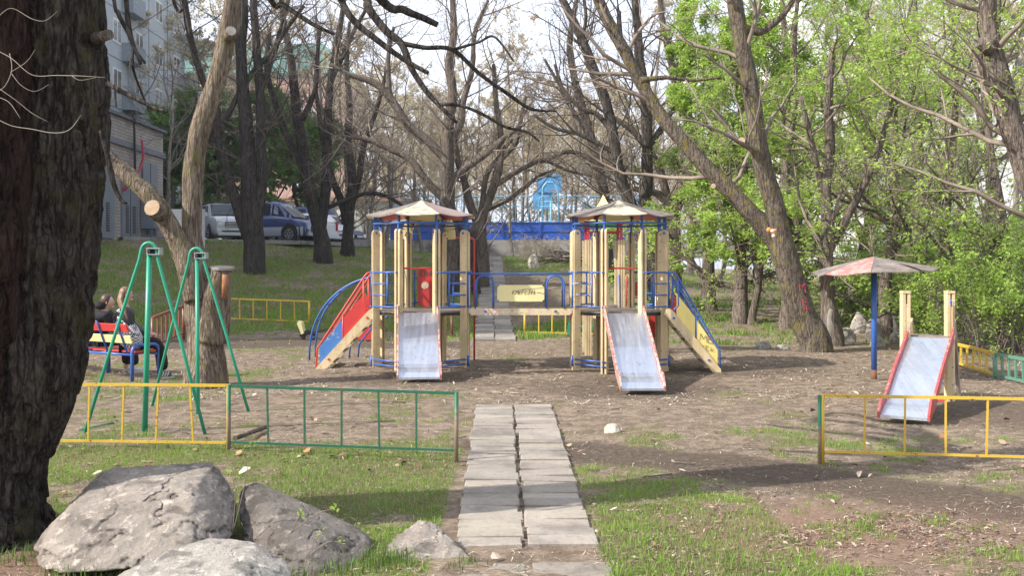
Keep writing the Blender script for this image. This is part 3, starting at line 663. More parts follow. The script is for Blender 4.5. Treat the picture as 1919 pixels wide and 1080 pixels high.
# ================================================= near twin trunk tree
def bigtrunk():
    rg=np.random.default_rng(11); root=thing('tree','huge dark furrowed twin trunk tree at the left picture edge','tree',(-3.0,5.75,gs(-3.0,5.75)))
    def big(pp,n,mi):
        s=smooth_path(pp,26); pts=s[:,:3]; r=s[:,3]; b=NB(); b.tube(pts,r,n,0,True); v=b.v[0]; c=np.repeat(pts,n,0); off=v-c
        q=v*np.array([1,1,.22]); a=np.abs(fbm(q,13,3,3)-.5)*2; fur=np.clip(a/.22,0,1); big_=fbm(v*np.array([1,1,.5]),2.2,3,8)-.5; fine=fbm(v*np.array([1,1,.5]),30,3,5)-.5
        v=c+off*(1+.17*fur+.20*big_+.09*fine)[:,None]-off*.06
        nb2=NB(); nb2.add(v,b.f[0],0,True); nb2.f+= [g for g in b.f[1:]]; nb2.m+=b.m[1:]; nb2.sm+=b.sm[1:]
        return nb2,s
    z0=gs(-3,5.75); ky=6.15/5.8
    pr=[(-3.34,6.10,z0-.15,.66),(-3.33,6.12,z0+.06,.45),(-3.25,6.14,.45,.33)]
    r1=pr+[(*P(48,680,6.15),.312),(*P(88,440,6.15),.28),(*P(116,250,6.15),.255),(*P(116,90,6.15),.245),(*P(110,-120,6.15),.235),(*P(120,-500,6.15),.2),(*P(150,-900,6.3),.16)]
    b,s=big(r1,90,0); b.obj('trunk',M['bark_big'],root)
    r2=[(-3.5,5.9,z0-.1,.5),(-3.5,5.9,z0+.1,.42),(-3.55,5.88,.5,.34),(*P(-75,600,5.85),.32),(*P(-48,300,5.85),.30),(*P(-48,0,5.85),.28),(*P(-110,-500,5.8),.22),(*P(-200,-900,5.7),.16)]
    b,s2=big(r2,90,0); b.obj('trunk',M['bark_red'],root)
    # cut stub on the right edge
    st=NB(); a=np.array(P(178,72,6.05)); e=np.array(P(206,64,5.98)); st.tube([a,e],[.035,.03],10); st.obj('branch_stub',M['bark_mid'],root)
    # limbs arching over the scene and hanging into the picture
    nb=NB(); T=np.array(P(125,-560,5.9))
    def ov(rows,Y,first=None):
        w=L2(rows,Y)
        if first is not None: w=[(*first,.10)]+[((first[0]+w[0][0])/2,(first[1]+w[0][1])/2,(first[2]+w[0][2])/2+.45,.07)]+w
        return limb(nb,w,rg,9,0,.03,7)
    Lm=[]
    Lm.append(ov([(622,-30,7),(658,32,6.5),(702,71,6),(757,111,5),(803,137,4)],9.0,T))
    Lm.append(ov([(672,-30,8.5),(690,14,8),(725,59,7.5),(753,83,7),(773,131,6),(805,178,5),(856,230,3)],9.4,T))
    Lm.append(ov([(753,81,5),(797,89,4.5),(848,93,4.2),(900,139,4),(955,178,3.6),(995,204,3),(1042,208,1.5)],9.4))
    Lm.append(ov([(825,196,3.5),(864,198,3.2),(908,216,3),(947,238,2.7),(987,247,2.6),(1011,265,2)],9.4))
    Lm.append(ov([(848,93,3),(896,79,2.6),(927,69,2.3),(963,115,1.4)],9.4))
    Lm.append(ov([(700,-18,9),(757,18,7.5),(790,32,6.5),(820,46,5.5)],8.2,T))
    Lm.append(ov([(500,-15,6),(531,8,5),(583,43,4),(627,64,2.5)],8.6,T))
    Lm.append(ov([(200,155,4.5),(225,170,4.5),(262,188,4.3),(290,203,4),(315,209,3)],5.7))
    Lm.append(ov([(215,170,2.5),(216,185,2.2),(218,200,1.5)],5.7))
    Lm.append(ov([(210,-30,4.5),(222,25,4.2),(240,60,4),(250,85,3.8),(264,120,3)],6.0,T))
    Lm.append(ov([(232,-40,6),(240,40,5),(252,90,4),(272,118,2.5)],6.2,T))
    Lm.append(ov([(249,95,2.5),(250,130,2.3),(268,180,2),(285,222,1.2)],6.2))
    Lm.append(ov([(322,-10,4),(345,15,3.4),(352,45,2.6),(358,70,2)],7.4,T))
    Lm.append(ov([(190,245,5),(200,285,5),(212,340,5),(225,372,4),(238,382,2)],5.75))
    nb.obj('branches',M['bark_dark'],root)
    tw=NB(); sel=[l for k,l in enumerate(Lm) if k in (0,1,2,3,4,6,9)]
    sprout(tw,sel,rg,k1=1.6,len1=.28,k2=2,k3=2,rt=.0022,up=.0,maxr=.006)
    # dead pale twigs across the trunk
    for rows in ([(-20,88,2.2),(20,108,2),(60,140,2),(105,141,1.8),(150,142,1.6),(197,145,.8)],[(-10,38,1.6),(20,15,1.2),(60,35,1.5),(85,38,1),(108,20,.6)],
                 [(-20,178,2),(15,190,2),(38,222,1.2)],[(-20,215,2.2),(20,235,2),(60,242,2),(100,249,1.9),(130,243,1.6),(152,215,.7)],
                 [(18,100,2),(22,130,1.8),(10,160,1.6),(-10,175,1.4)],[(22,138,2),(40,160,1.7),(65,171,1.4),(92,158,.7)],[(20,135,1.6),(50,115,1.1),(66,92,.6)],
                 [(-10,160,1.7),(30,188,1.5),(60,212,1.3),(90,228,.7)],[(135,142,1.4),(150,150,1.2),(180,145,.6)]):
        limb(tw,L2([(a,b,c*.36) for a,b,c in rows],5.05),rg,6,1,.02,6)
    tw.obj('crown',[M['twigd'],M['twigl']],root)
bigtrunk()
# ================================================= pruned tree behind the swing
rt,pp=traced('tree','pruned light brown tree with cut limbs behind the green swing frames',13.9,
 [[(386,722,40.0),(384,690,35.3),(382,640,33.5),(380,590,33.5),(374,540,31.6),(366,500,28.8),(360,450,18.0),(360,390,17.6),(362,330,17.6),(372,265,18.0),(392,190,16.7),(412,130,16.2),(422,80,17.1),(430,30,15.8),(437,-30,15.3),(445,-160,14.4),(470,-300,11.7)],
  [(372,560,24.2,-.12),(357,510,24.2,-.16),(342,470,20.5,-.2),(318,425,17.1,-.25),(296,385,16.2,-.3),(262,348,15.3,-.3),(225,315,14.4,-.3),(190,285,13.5,-.3),(150,262,12.6,-.2)],
  [(396,640,31.6,-.05),(402,590,27.9,-.08),(408,545,23.2,-.1),(416,506,19.5,-.1)],
 ],M['bark_light'],M['twig'],21,cut=(),flare=1.2,k1=0,rough=.07,n=40)
def cutdisc(px,py,Y,rpx,axis,mat,name='cut_face',e=.97):
    b=NB(); c=np.array(P(px,py,Y)); b.disc(c,axis,rpx*Y/F,.016,18); return b.obj(name,mat,rt)
b=NB(); c=np.array(P(300,398,13.55)); e=c+np.array([-.035,-.20,.05]); b.tube([c,e],[.14,.115],14); b.obj('branch_stub',M['bark_light'],rt)
b=NB(); b.disc(e+np.array([-.001,-.006,.002]),(-.15,-1,.25),.107,.012,18); b.obj('cut_face',M['cut'],rt,tuple(e))
b=NB(); b.disc(P(416,502.5,13.8),(.05,-.12,1),.165,.03,18); b.obj('cut_face',M['cutg'],rt,P(416,502.5,13.8))
b=NB(); c=np.array(P(430,70,13.75)); e=c+np.array([.06,-.14,.06]); b.tube([c,e],[.09,.075],12); b.obj('branch_stub',M['bark_light'],rt)
b=NB(); b.disc(e,(.4,-1,.3),.068,.014,16); b.obj('cut_face',M['cutg'],rt,tuple(e))
b=NB()
for k,(px,py0,py1,rr) in enumerate([(425,515,560,6)]): b.tube([P(px-2,py0,13.62),P(px-6,py1,13.6)],[.05,.03],8)
b.obj('bare_wood_patch',plain('exposed red wood',(.24,.11,.055),.8,0,.3,12,.2),rt)
# limb of it to the right, dark thin
# ================================================= traced trees on the slope
D=M['bark_dark']; kwb=dict(maxr=.03,k1=4,len1=2.8,k2=4,k3=4,k4=2,rt=.008,up=.05)
traced('tree','thick dark tree with several stems left of the silver and blue cars',36.7,
 [[(478,512,19.7),(476,490,18.9),(474,440,18.9),(471,380,18.1),(466,310,15.1),(461,240,12.8),(455,160,11.4),(452,80,10.6),(455,0,9.9),(450,-90,8.4),(440,-200,5.3)],
  [(462,440,10.6),(440,370,9.9),(425,320,9.1),(410,260,8.4),(404,200,7.6),(380,150,6.1),(362,90,6.1),(350,30,6.1),(340,-60,4.6)],
  [(478,420,12.8),(492,330,9.9),(489,250,9.1),(487,160,8.4),(480,80,7.6),(475,0,6.8),(478,-80,4.6)],
  [(487,170,6.1),(510,110,5.3),(525,60,4.6),(540,0,3.8),(548,-60,3.0)],
  [(410,255,5.3),(435,200,5.3),(470,140,4.9),(510,95,4.6),(540,50,3.8),(570,10,3.0)]],D,M['twigd'],31,flare=1.12,n=18,**kwb)
traced('tree','dark forked tree right of the small blue and silver van',40.6,
 [[(605,487,16.2),(602,450,14.5),(592,400,13.0),(575,330,11.3),(566,270,9.8),(556,210,8.9),(550,150,8.1),(542,90,6.4),(530,30,5.7),(525,-60,3.2)],
  [(600,430,10.5),(608,380,9.8),(612,320,8.9),(614,260,8.1),(616,190,7.3),(624,120,6.4),(635,60,5.7),(645,0,4.0),(650,-60,2.4)],
  [(575,335,6.4),(552,285,6.4),(530,235,6.1),(512,180,5.7),(500,130,5.2),(505,60,4.0)],
  [(566,225,5.7),(590,170,4.9),(594,110,4.0),(600,50,3.2)],
  [(616,160,4.9),(640,110,4.4),(662,60,4.0),(690,10,3.2)],
  [(612,390,4.0),(650,375,4.0),(690,362,4.0),(730,370,3.7),(765,395,2.4)]],D,M['twigd'],32,flare=1.15,n=16,**kwb)
traced('tree','slim dark tree on the slope between the vans and the left tower',43.7,
 [[(652,470,12.9),(652,440,10.1),(655,390,9.2),(660,330,8.3),(652,270,7.4),(655,200,6.4),(650,120,4.6),(655,40,2.8)],
  [(648,420,7.4),(640,380,6.9),(625,340,6.4),(610,290,5.5),(600,230,4.6),(590,150,3.7)],
  [(655,390,6.4),(672,340,6.0),(680,280,5.5),(700,220,4.6),(720,150,3.7),(730,80,2.8)]],D,M['twigd'],33,n=12,**kwb)
traced('tree','tall pale grey tree rising behind the left tower roof',35.5,
 [[(848,520,17),(848,480,16),(840,420,15),(838,360,15),(838,300,13),(840,240,11),(848,180,9),(842,120,8),(850,60,7),(848,-20,5),(850,-120,3)],
  [(838,300,9),(800,262,8),(765,235,8),(740,195,7.5),(715,165,7),(690,150,6),(655,140,4.5),(620,120,3)],
  [(838,280,7),(862,230,7),(868,190,6),(885,130,5),(890,60,4.5),(915,0,3)],
  [(840,340,8),(880,310,7),(915,285,6),(950,255,5),(985,230,3)],
  [(732,190,5),(728,150,5),(728,100,4),(738,50,3)],[(840,380,9),(800,340,8),(770,300,6),(730,280,5),(690,262,4),(640,255,2.5)]],M['bark_mid'],M['twig'],34,n=16,k1=4.5,len1=2.8,k2=4,k3=4,k4=2,rt=.007,up=.08,maxr=.028)
traced('tree','brown tree forking low beside the far end of the slab path',36.0,
 [[(903,500,15),(902,470,13),(898,430,14),(905,400,10),(925,350,8),(937,300,7.5),(938,250,6),(930,190,5),(925,120,3.5)],
  [(898,425,9),(880,380,8),(870,340,7),(858,300,6),(850,255,5),(835,220,4)],
  [(900,420,6),(905,370,5.5),(912,330,5),(930,300,4),(960,260,3)],
  [(925,350,5.5),(955,330,5),(990,310,4.5),(1020,300,4),(1060,318,3),(1110,330,2)],
  [(937,300,5),(965,270,4.5),(975,230,4),(985,180,3)],[(905,395,6),(950,375,5),(985,350,4),(1010,330,3),(1040,318,2)]],M['bark_mid'],M['twig'],35,n=14,k1=4.5,len1=2.4,k2=4,k3=4,k4=2,rt=.007,up=.08,maxr=.028)
traced('tree','old leaning stub trunk among scrub behind the left tower',34.0,
 [[(878,520,20),(876,490,18),(878,460,15),(868,430,10),(850,400,7),(830,370,5)]],M['bark_dark'],M['twigd'],36,n=14,k1=3,len1=1.6,k2=3,k3=3,rt=.01)
# right of centre, dark pair and neighbours
traced('tree','dark tree with a leaning trunk rising behind the right tower roof',30.5,
 [[(1238,560,17.0),(1232,520,14.4),(1222,470,12.8),(1205,420,11.9),(1180,380,11.9),(1163,330,11.0),(1150,260,10.2),(1138,200,10.2),(1120,150,9.3),(1100,95,8.5),(1075,40,7.6),(1050,-10,6.8),(1030,-80,4.2)],
  [(1128,180,5.1),(1105,130,4.2),(1092,80,3.8),(1098,30,3.4),(1090,-30,2.5)],
  [(1148,250,5.1),(1120,215,4.7),(1085,200,4.2),(1050,160,3.4),(1020,110,2.5)],
  [(1155,290,5.1),(1120,268,4.2),(1080,250,3.8),(1040,240,3.4),(1000,215,2.5)]],M['barkd2'],M['twigd'],37,n=16,**kwb)
traced('tree','straight dark trunk just right of the leaning one behind the right tower',31.5,
 [[(1212,560,15.3),(1208,500,12.6),(1203,420,12.6),(1212,350,10.8),(1213,270,10.3),(1210,190,9.9),(1200,120,9.0),(1195,50,8.1),(1190,-20,7.2),(1185,-100,4.5)],
  [(1212,280,6.3),(1240,240,5.4),(1262,200,5.0),(1275,140,4.5),(1290,60,3.6)],
  [(1205,170,5.4),(1180,130,4.5),(1165,80,4.0),(1160,20,3.6)]],M['barkd2'],M['twigd'],38,n=14,**kwb)
traced('tree','thin dark tree whose stem shows left of the right tower roof',38,
 [[(1140,500,11),(1138,430,10),(1135,380,9.5),(1122,310,9),(1105,250,9),(1088,190,8),(1075,140,7),(1068,80,6),(1080,0,4)],
  [(1105,255,5),(1075,210,4.5),(1055,170,4),(1040,120,3)],[(1122,310,5),(1090,290,4.5),(1060,285,4),(1030,300,2.5)]],M['barkd2'],M['twigd'],39,n=12,**kwb)
traced('tree','gnarled grey tree with low arching limbs right of the right tower',33,
 [[(1262,560,16),(1262,500,14),(1264,440,13),(1262,400,13),(1285,340,10),(1300,280,9),(1290,220,9),(1270,160,8),(1255,100,7),(1240,30,6),(1235,-40,4)],
  [(1262,405,10),(1245,375,8),(1225,360,7),(1195,355,5),(1165,350,3)],
  [(1264,430,9),(1240,330,8),(1215,280,7),(1180,240,6),(1140,215,4)],
  [(1290,330,7),(1320,280,6),(1340,220,5),(1345,150,4)]],M['bark_mid'],M['twig'],40,n=14,**kwb)
# big leaning pair on the right
rt2,pp2=traced('tree','big brown tree leaning left with a forked mossy limb right of the towers',19.2,
 [[(1528,668,28),(1521,640,27),(1503,590,25),(1484,530,25),(1470,480,24),(1460,430,19),(1447,370,19),(1432,320,17.5),(1420,260,16.5),(1412,200,15.5),(1402,140,15),(1392,90,15),(1382,30,15),(1372,-30,14),(1350,-140,12),(1330,-260,9)],
  [(1478,500,20,.05),(1462,465,19,.1),(1435,430,17,.12),(1400,392,16,.15),(1360,350,15.5,.2),(1320,310,14.5,.3),(1280,265,13.5,.4),(1245,225,12.5,.5),(1218,185,12,.6),(1190,135,11,.6),(1165,85,11,.6),(1140,40,11,.6),(1118,-10,10,.6),(1090,-100,8,.6)],
  [(1385,45,8),(1420,60,7),(1455,40,6),(1480,10,5),(1500,-30,3)],
  [(1200,150,6),(1250,145,4),(1300,150,3),(1350,145,2)]],M['bark_moss'],M['twig'],41,n=36,rough=.035,flare=1.12,k1=2.5,len1=2.0,k2=4,k3=4,k4=0,rt=.005,up=.05)
b=NB(); c=np.array(P(1396,268,19.0)); b.tube([c,c+np.array([-.10,-.16,.02])],[.09,.075],10); b.obj('branch_stub',M['bark_mid'],rt2)
b=NB(); b.disc(c+np.array([-.102,-.165,.02]),(-.5,-1,.1),.07,.012,14); b.obj('cut_face',M['cut'],rt2)
b=NB(); c=np.array(P(1336,349,19.2)); b.disc(c+np.array([0,-.03,0]),(-.2,-1,.1),.05,.03,12); b.obj('cut_face',M['cut'],rt2)
# red painted letters on the trunk
b=NB()
def stroke(b,pts,Y,w,mi=0,y2=None):
    pts=[np.array(P(px,py,Y)) for px,py in pts]
    for p,q in zip(pts[:-1],pts[1:]): b.bar(p,q,w,.004,(0,-1,0),mi)
for g in ([(1490,532),(1491,545)],[(1490,532),(1496,538),(1501,531)],[(1502,531),(1502,547),(1508,549)],[(1496,560),(1497,572),(1505,572)],[(1497,560),(1507,560)],[(1498,566),(1505,566)],[(1496,577),(1510,577)],[(1503,574),(1504,584)]):
    p=[np.array(P(x,y,19.2)) for x,y in g]; 
    for q,r_ in zip(p[:-1],p[1:]):
        def on(v): 
            py=HY-(v[2]-HC)*F/19.2; cx=np.interp(py,[480,530,590,640],[1470,1484,1503,1522]); rr=np.interp(py,[480,530,590,640],[24,25,26,29])*19.2/F*1.03
            xc=(cx-959.5)*19.2/F; dx=np.clip(v[0]-xc,-rr*.95,rr*.95); return np.array([v[0],19.2-math.sqrt(rr*rr-dx*dx)-.012,v[2]])
        b.bar(on(q),on(r_),.022,.006,(0,-1,0))
b.obj('painted_marks',plain('faded red spray paint',(.34,.06,.07),.8),rt2)
# pale barked stump-like trunk next to it
traced('tree','short trunk with a pale bare patch beside the leaning tree foot',20.6,
 [[(1562,660,18),(1560,640,17),(1556,600,18),(1552,570,14),(1550,530,13),(1548,480,13),(1552,420,12),(1548,350,10),(1556,280,9),(1552,200,8),(1560,100,6)],
  [(1550,470,8),(1580,420,8),(1612,360,7),(1640,300,6),(1665,220,5),(1690,140,4)],
  [(1550,400,7),(1535,330,6),(1520,260,5),(1500,180,4)]],M['bark_mid'],M['twig'],42,n=18,k1=4,len1=2,k2=4,k3=4,rt=.005,budm=M['leaf'],leaf=5000,leafsize=.085)
b=NB(); 
rt3=bpy.data.objects[[o.name for o in bpy.data.objects if o.get('label','').startswith('short trunk with')][0]]
b.ball((np.array(P(1557,603,20.44))),(.085,.03,.28),12); b.obj('bare_patch',M['cutg'],rt3)
# far right trunk entering from the edge
rt4,pp4=traced('tree','thick brown trunk with a sawn stub at the right picture edge',15.5,
 [[(2075,700,30),(2040,600,28),(2000,500,26),(1962,420,25),(1935,350,24),(1915,290,22),(1893,230,22),(1880,180,21),(1868,130,20),(1860,85,17),(1853,40,15),(1850,-20,15),(1845,-140,13),(1835,-300,9)],
  [(1893,235,8),(1930,215,6),(1990,190,5),(2050,150,3)]],M['bark_mid'],M['twig'],43,n=30,rough=.04,k1=3,len1=2.2,k2=4,k3=4,rt=.005,budm=M['leaf'],leaf=3500,leafsize=.075,twig_limbs=[0,1])
b=NB(); c=np.array(P(1858,90,15.4)); b.tube([c,c+np.array([-.20,-.02,.10])],[.14,.09],12); b.obj('branch_stub',M['bark_mid'],rt4)
# ================================================= leafy trees behind (built one by one)
def leafy(label,px,py,Y,h,rr,seed,nleaf,lm,lsize=.085,low=.18,lean=0,barkm=None,group=None,n1=14,len1=None,asp=.5,up=.10,cat='tree',name='tree'):
    rg=np.random.default_rng(seed); x,_,_=P(px,py,Y); z=gs(x,Y)
    root=thing(name,label,cat,(x,Y,z),group)
    w=[(x,Y,z-.1,rr*1.5),(x,Y,z+.25,rr*1.1)]
    cx,cy=x,Y
    for k in range(1,7):
        cx+=lean*h/7+rg.normal(0,.10); cy+=rg.normal(0,.10); w.append((cx,cy,z+h*k/6.5,rr*(1.02-.13*k)))
    nb=NB(); s=limb(nb,w,rg,12,0,.05,5); 
    t=NB(); len1=len1 or h*.33
    S=s[None,:,:3]; L=np.array([len1])
    p,d,l,r=spawn(S,L,np.array([rr]),np.array([rr*.3]),n1,low,.97,1.05,1.15,rg,.42)
    q1=gen(p,d,l,7,.13,up,rg); tubes(nb,q1,r,r*.3,7)
    p,d,l2,r2=spawn(q1,l,r,r*.3,6,.2,1,.8,.55,rg,.55); q2=gen(p,d,l2,5,.17,up*.6,rg); tubes(t,q2,r2,r2*.35,4)
    p,d,l3,r3=spawn(q2,l2,r2,r2*.35,5,.15,1,.8,.6,rg,.6); r3=np.maximum(r3,.004); q3=gen(p,d,l3,4,.2,-.02,rg); tubes(t,q3,r3,r3*.4,3)
    p,d,l4,r4=spawn(q3,l3,r3,r3*.4,3,.2,1,.8,.6,rg,.6); q4=gen(p,d,l4,3,.2,-.03,rg); tubes(t,q4,np.maximum(r4,.003),np.maximum(r4,.003)*.5,3)
    if nleaf:
        src=q4.reshape(-1,3); src=src[fbm(src,.75,2,seed)+.25*rg.random(len(src))>.58]; idx=rg.integers(0,len(src),nleaf); leaves(t,src[idx]+rg.normal(0,lsize*.5,(nleaf,3)),lsize,rg,1,asp)
    nb.obj('trunk',barkm or M['bark_mid'],root); t.obj('crown',[M['twig'],lm],root)
    return root
leafy('leafy young tree with low fresh green branches just right of the right stair',1328,580,30,8.5,.22,101,28000,M['leaf'],.11,.18,lean=.02,n1=16)
leafy('fresh green tree with a crooked stem between the stair and the leaning trunk',1388,612,27,9.5,.2,102,28000,M['leaf'],.105,.18,lean=.0,n1=16)
leafy('slim grey stemmed green tree close to the crooked one',1410,612,26.6,6.5,.1,103,7000,M['leaf'],.10,.25,lean=.02,n1=12)
leafy('tall green tree directly behind the leaning trunk',1475,600,25.5,9.5,.18,104,22000,M['leaf'],.10,.15,n1=17)
leafy('light green multi branched tree over the mushroom shelter',1660,620,22.5,8.5,.15,105,7500,M['leaf'],.09,.12,lean=.03,n1=18)
leafy('airy green tree with long side branches above the single slide',1765,630,21,8,.13,106,4500,M['leaf'],.085,.16,lean=-.03,n1=18)
leafy('airy green tree in front of the white flats at the right edge',1880,640,19.5,8,.13,107,4500,M['leaf'],.08,.14,lean=-.02,n1=18)
leafy('thin green tree rising between the mushroom shelter and the leaning trunk',1590,610,29,10,.16,108,6000,M['leaf2'],.10,.15,lean=.03,n1=16)
leafy('tall half leafed grey tree before the white flats',1720,600,33,13,.24,109,5000,M['leaf2'],.10,.22,lean=-.02,n1=15)
leafy('tall half leafed tree near the right edge before the white flats',1845,600,31,12,.22,110,5000,M['leaf2'],.10,.2,lean=.02,n1=15)
leafy('tall sparse tree with slanting trunk above the green thicket',1500,590,36,14,.26,111,6000,M['leaf2'],.12,.25,lean=-.06,n1=15)
# dense shrubs on the right
def shrub(label,px,Y,h,w,seed,nleaf,lm,lsize=.07,group=None,name='shrub'):
    rg=np.random.default_rng(seed); x,_,_=P(px,600,Y); z=gs(x,Y); root=thing(name,label,'shrub',(x,Y,z),group)
    N=22; a=rg.random(N)*2*PI; ti=rg.random(N)*.75
    d=np.stack([np.cos(a)*ti,np.sin(a)*ti,np.ones(N)],1); L=h*(.65+.4*rg.random(N))
    p=np.stack([x+rg.normal(0,w*.18,N),Y+rg.normal(0,w*.18,N),np.full(N,z-.05)],1)
    nb=NB(); t=NB(); q=gen(p,d,L,6,.10,.03,rg); tubes(nb,q,np.full(N,.014),np.full(N,.004),5)
    p,d,l,r=spawn(q,L,np.full(N,.02),np.full(N,.006),7,.1,1,.8,.4,rg,.5); q2=gen(p,d,l,4,.2,.03,rg); tubes(t,q2,r,r*.4,3)
    p,d,l,r=spawn(q2,l,r,r*.4,5,.2,1,.8,.6,rg,.5); q3=gen(p,d,l,3,.2,0,rg); tubes(t,q3,np.maximum(r,.003),r*.5,3)
    src=q3.reshape(-1,3); src=src[fbm(src,1.6,2,seed)+.25*rg.random(len(src))>.56]; idx=rg.integers(0,len(src),nleaf); leaves(t,src[idx]+rg.normal(0,lsize*.5,(nleaf,3)),lsize,rg,1,.5)
    nb.obj('stem',M['twigd'],root); t.obj('foliage',[M['twigd'],lm],root); return root
for k,(px,Y,h,w,nl,lm,lab) in enumerate([(1870,18.2,2.3,1.8,15000,'leaf2','dense green shrub behind the low fence at the right edge'),
  (1760,19.5,2.0,1.6,9000,'leaf','leafy shrub just behind the single slide'),(1935,19.2,3.0,2.0,14000,'leaf2','tall green shrub cut by the right picture edge'),
  (1800,22.5,2.6,2.,14000,'leaf2','green shrub between the slide and the fence shrub, farther back'),(1700,26,2.2,2,10000,'leaf2','green shrub in the wood seen left of the slide posts'),
  (1620,27,2.2,2,8000,'leaf2','green shrub behind the rubble heap'),(1740,30,3,3,12000,'leaf2','broad green thicket deep in the wood behind the slide'),(1860,28,3.5,3,14000,'leaf2','broad green thicket deep in the wood at the right'),(1600,33,3,3,9000,'leaf2','broad green thicket deep in the wood behind the shelter')]):
    shrub(lab,px,Y,h,w,200+k,int(nl*.5),M[lm],.07 if Y<21 else .10)
# dry scrub by the rink wall
def drybush(label,px,Y,h,w,seed,mat=None,leafn=0):
    rg=np.random.default_rng(seed); x,_,_=P(px,600,Y); z=gs(x,Y); root=thing('shrub',label,'shrub',(x,Y,z))
    N=46; a=rg.random(N)*2*PI; ti=rg.random(N)*1.1; d=np.stack([np.cos(a)*ti,np.sin(a)*ti,np.ones(N)],1); L=h*(.6+.5*rg.random(N))
    p=np.stack([x+rg.normal(0,w*.3,N),Y+rg.normal(0,w*.15,N),np.full(N,z)],1)
    t=NB(); q=gen(p,d,L,5,.15,-.02,rg); tubes(t,q,np.full(N,.012),np.full(N,.006),4)
    p,d,l,r=spawn(q,L,np.full(N,.012),np.full(N,.006),9,.1,1,.9,.5,rg,.7); q2=gen(p,d,l,4,.2,-.05,rg); tubes(t,q2,r,r*.6,3)
    if leafn: src=q2.reshape(-1,3); idx=rg.integers(0,len(src),leafn); leaves(t,src[idx],.06,rg,1)
    t.obj('stems',[mat or M['twig'],M['bud']],root); return root
drybush('bushy dry scrub with fine twigs against the rink wall',1018,47.5,1.3,2.6,301,M['twigl'],2500)
drybush('dry scrub left of the path end by the rink wall',868,47,1.2,2,302,M['twig'],600)
drybush('tangled dark scrub at the foot of the old stub trunk',850,33.3,.9,.9,303,M['twigd'])
nb=NB(); brg=np.random.default_rng(8)
for k in range(60):
    x=P(1020+75*brg.random(),0,46)[0]; y=45.5+brg.random()*1.6; a=brg.normal(0,.5); L=.5+.9*brg.random(); z=gs(x,y)+.03+brg.random()*.55
    d=np.array([math.cos(a),math.sin(a),brg.normal(0,.2)])*L/2; nb.tube([np.array([x,y,z])-d,np.array([x,y,z+.06*brg.random()]),np.array([x,y,z])+d],.015+.03*brg.random()**2,6,int(brg.random()<.35))
nb.obj('brushwood_pile',[M['bark_mid'],M['twigl']],None,P(1060,505,46),'heap of cut branches piled before the rink wall','brushwood',kind=None)
# ================================================= background wood: prototypes and copies
def proto_tree(seed,h,rr,label,budn,twm,bm,bsize=.16,k=(9,5,5,3),rt=.009,spread=.85,loc=(0,0,0)):
    rg=np.random.default_rng(seed); root=thing('tree',label,'tree',(0,0,0))
    w=[(0,0,-.3,rr*1.3),(0,0,.4,rr)]; cx=cy=0
    for q in range(1,7): cx+=rg.normal(0,.22); cy+=rg.normal(0,.22); w.append((cx,cy,h*q/6.3,rr*(1-.14*q)))
    nb=NB(); t=NB(); s=limb(nb,w,rg,10,0,.05,4); S=s[None,:,:3]
    p,d,l,r=spawn(S,np.array([h*.42]),np.array([rr]),np.array([rr*.25]),k[0],.18,.95,spread,1.1,rg,.5); q1=gen(p,d,l,7,.12,.10,rg); tubes(nb,q1,r,r*.3,6)
    p,d,l2,r2=spawn(q1,l,r,r*.3,k[1],.2,1,.7,.5,rg,.55); q2=gen(p,d,l2,5,.15,.06,rg); tubes(t,q2,r2,r2*.4,4)
    p,d,l3,r3=spawn(q2,l2,r2,r2*.4,k[2],.1,1,.75,.55,rg,.6); r3=np.clip(r3,rt,rt*1.6); q3=gen(p,d,l3,4,.18,.03,rg); tubes(t,q3,r3,r3*.5,3)
    p,d,l4,r4=spawn(q3,l3,r3,r3*.4,k[3],.15,1,.8,.6,rg,.7); r4=np.full(len(r4),rt*.62); q4=gen(p,d,l4,2,.2,0,rg); tubes(t,q4,r4,r4*.6,3)
    if budn: src=q4.reshape(-1,3); idx=rg.integers(0,len(src),budn); leaves(t,src[idx]+rg.normal(0,bsize*.4,(budn,3)),bsize,rg,1,.6,0)
    nb.obj('trunk',bm,root,(0,0,0)); t.obj('crown',[twm,M['bud'] if bsize<.3 else M['leafd']],root,(0,0,0)); return root
frng=random.Random(12)
protos=[proto_tree(501,13,.15,'p',10000,M['twigl'],M['bark_pale'],.12),proto_tree(502,15,.18,'p',8000,M['twigl'],M['bark_pale'],.12),proto_tree(503,12,.14,'p',0,M['twig'],M['bark_pale']),proto_tree(504,14,.16,'p',12000,M['twigl'],M['bark_pale'],.12)]
first=[True]*4
def place(pi,px,Y,sc,label,group,rz=None):
    x=(px-959.5)*Y/F; z=gz(x,Y); rz=frng.random()*6.28 if rz is None else rz
    if first[pi]:
        r=protos[pi]; r.location=(x,Y,z); r.rotation_euler=(0,0,rz); r.scale=(sc,)*3; r['label']=label; first[pi]=False
        if group: r['group']=group
    else:
        r=dup(protos[pi],(x,Y,z),rz,sc,label,group)
        if not group and 'group' in r.keys(): del r['group']
    return r
gA='bare wood behind the blue rink'; lA='bare tan budding tree in the wood behind the blue rink'
for k in range(36):
    Y=64+44*frng.random(); px=640+620*(k+.5)/36+frng.uniform(-12,12)
    place(frng.choice([0,1,3,3,0]),px,Y,.72+.33*frng.random(),lA,gA)
gB='bare trees above the parked cars'; lB='bare grey tree far behind the parked cars and garages'
for k,(px,Y,sc) in enumerate([(300,52,.9),(335,58,1.0),(270,60,1.1),(420,62,1.1),(520,60,1.),(560,66,1.2),(610,58,1.0),(640,64,1.1),(690,55,.95),(720,60,1.05),(470,70,1.2),(380,70,1.2)]):
    place([2,2,1,0][k%4],px,Y,sc,lB,gB)
gC='bare trees in the wood right of the rink'; lC='bare trunked tree deep in the wood right of the rink'
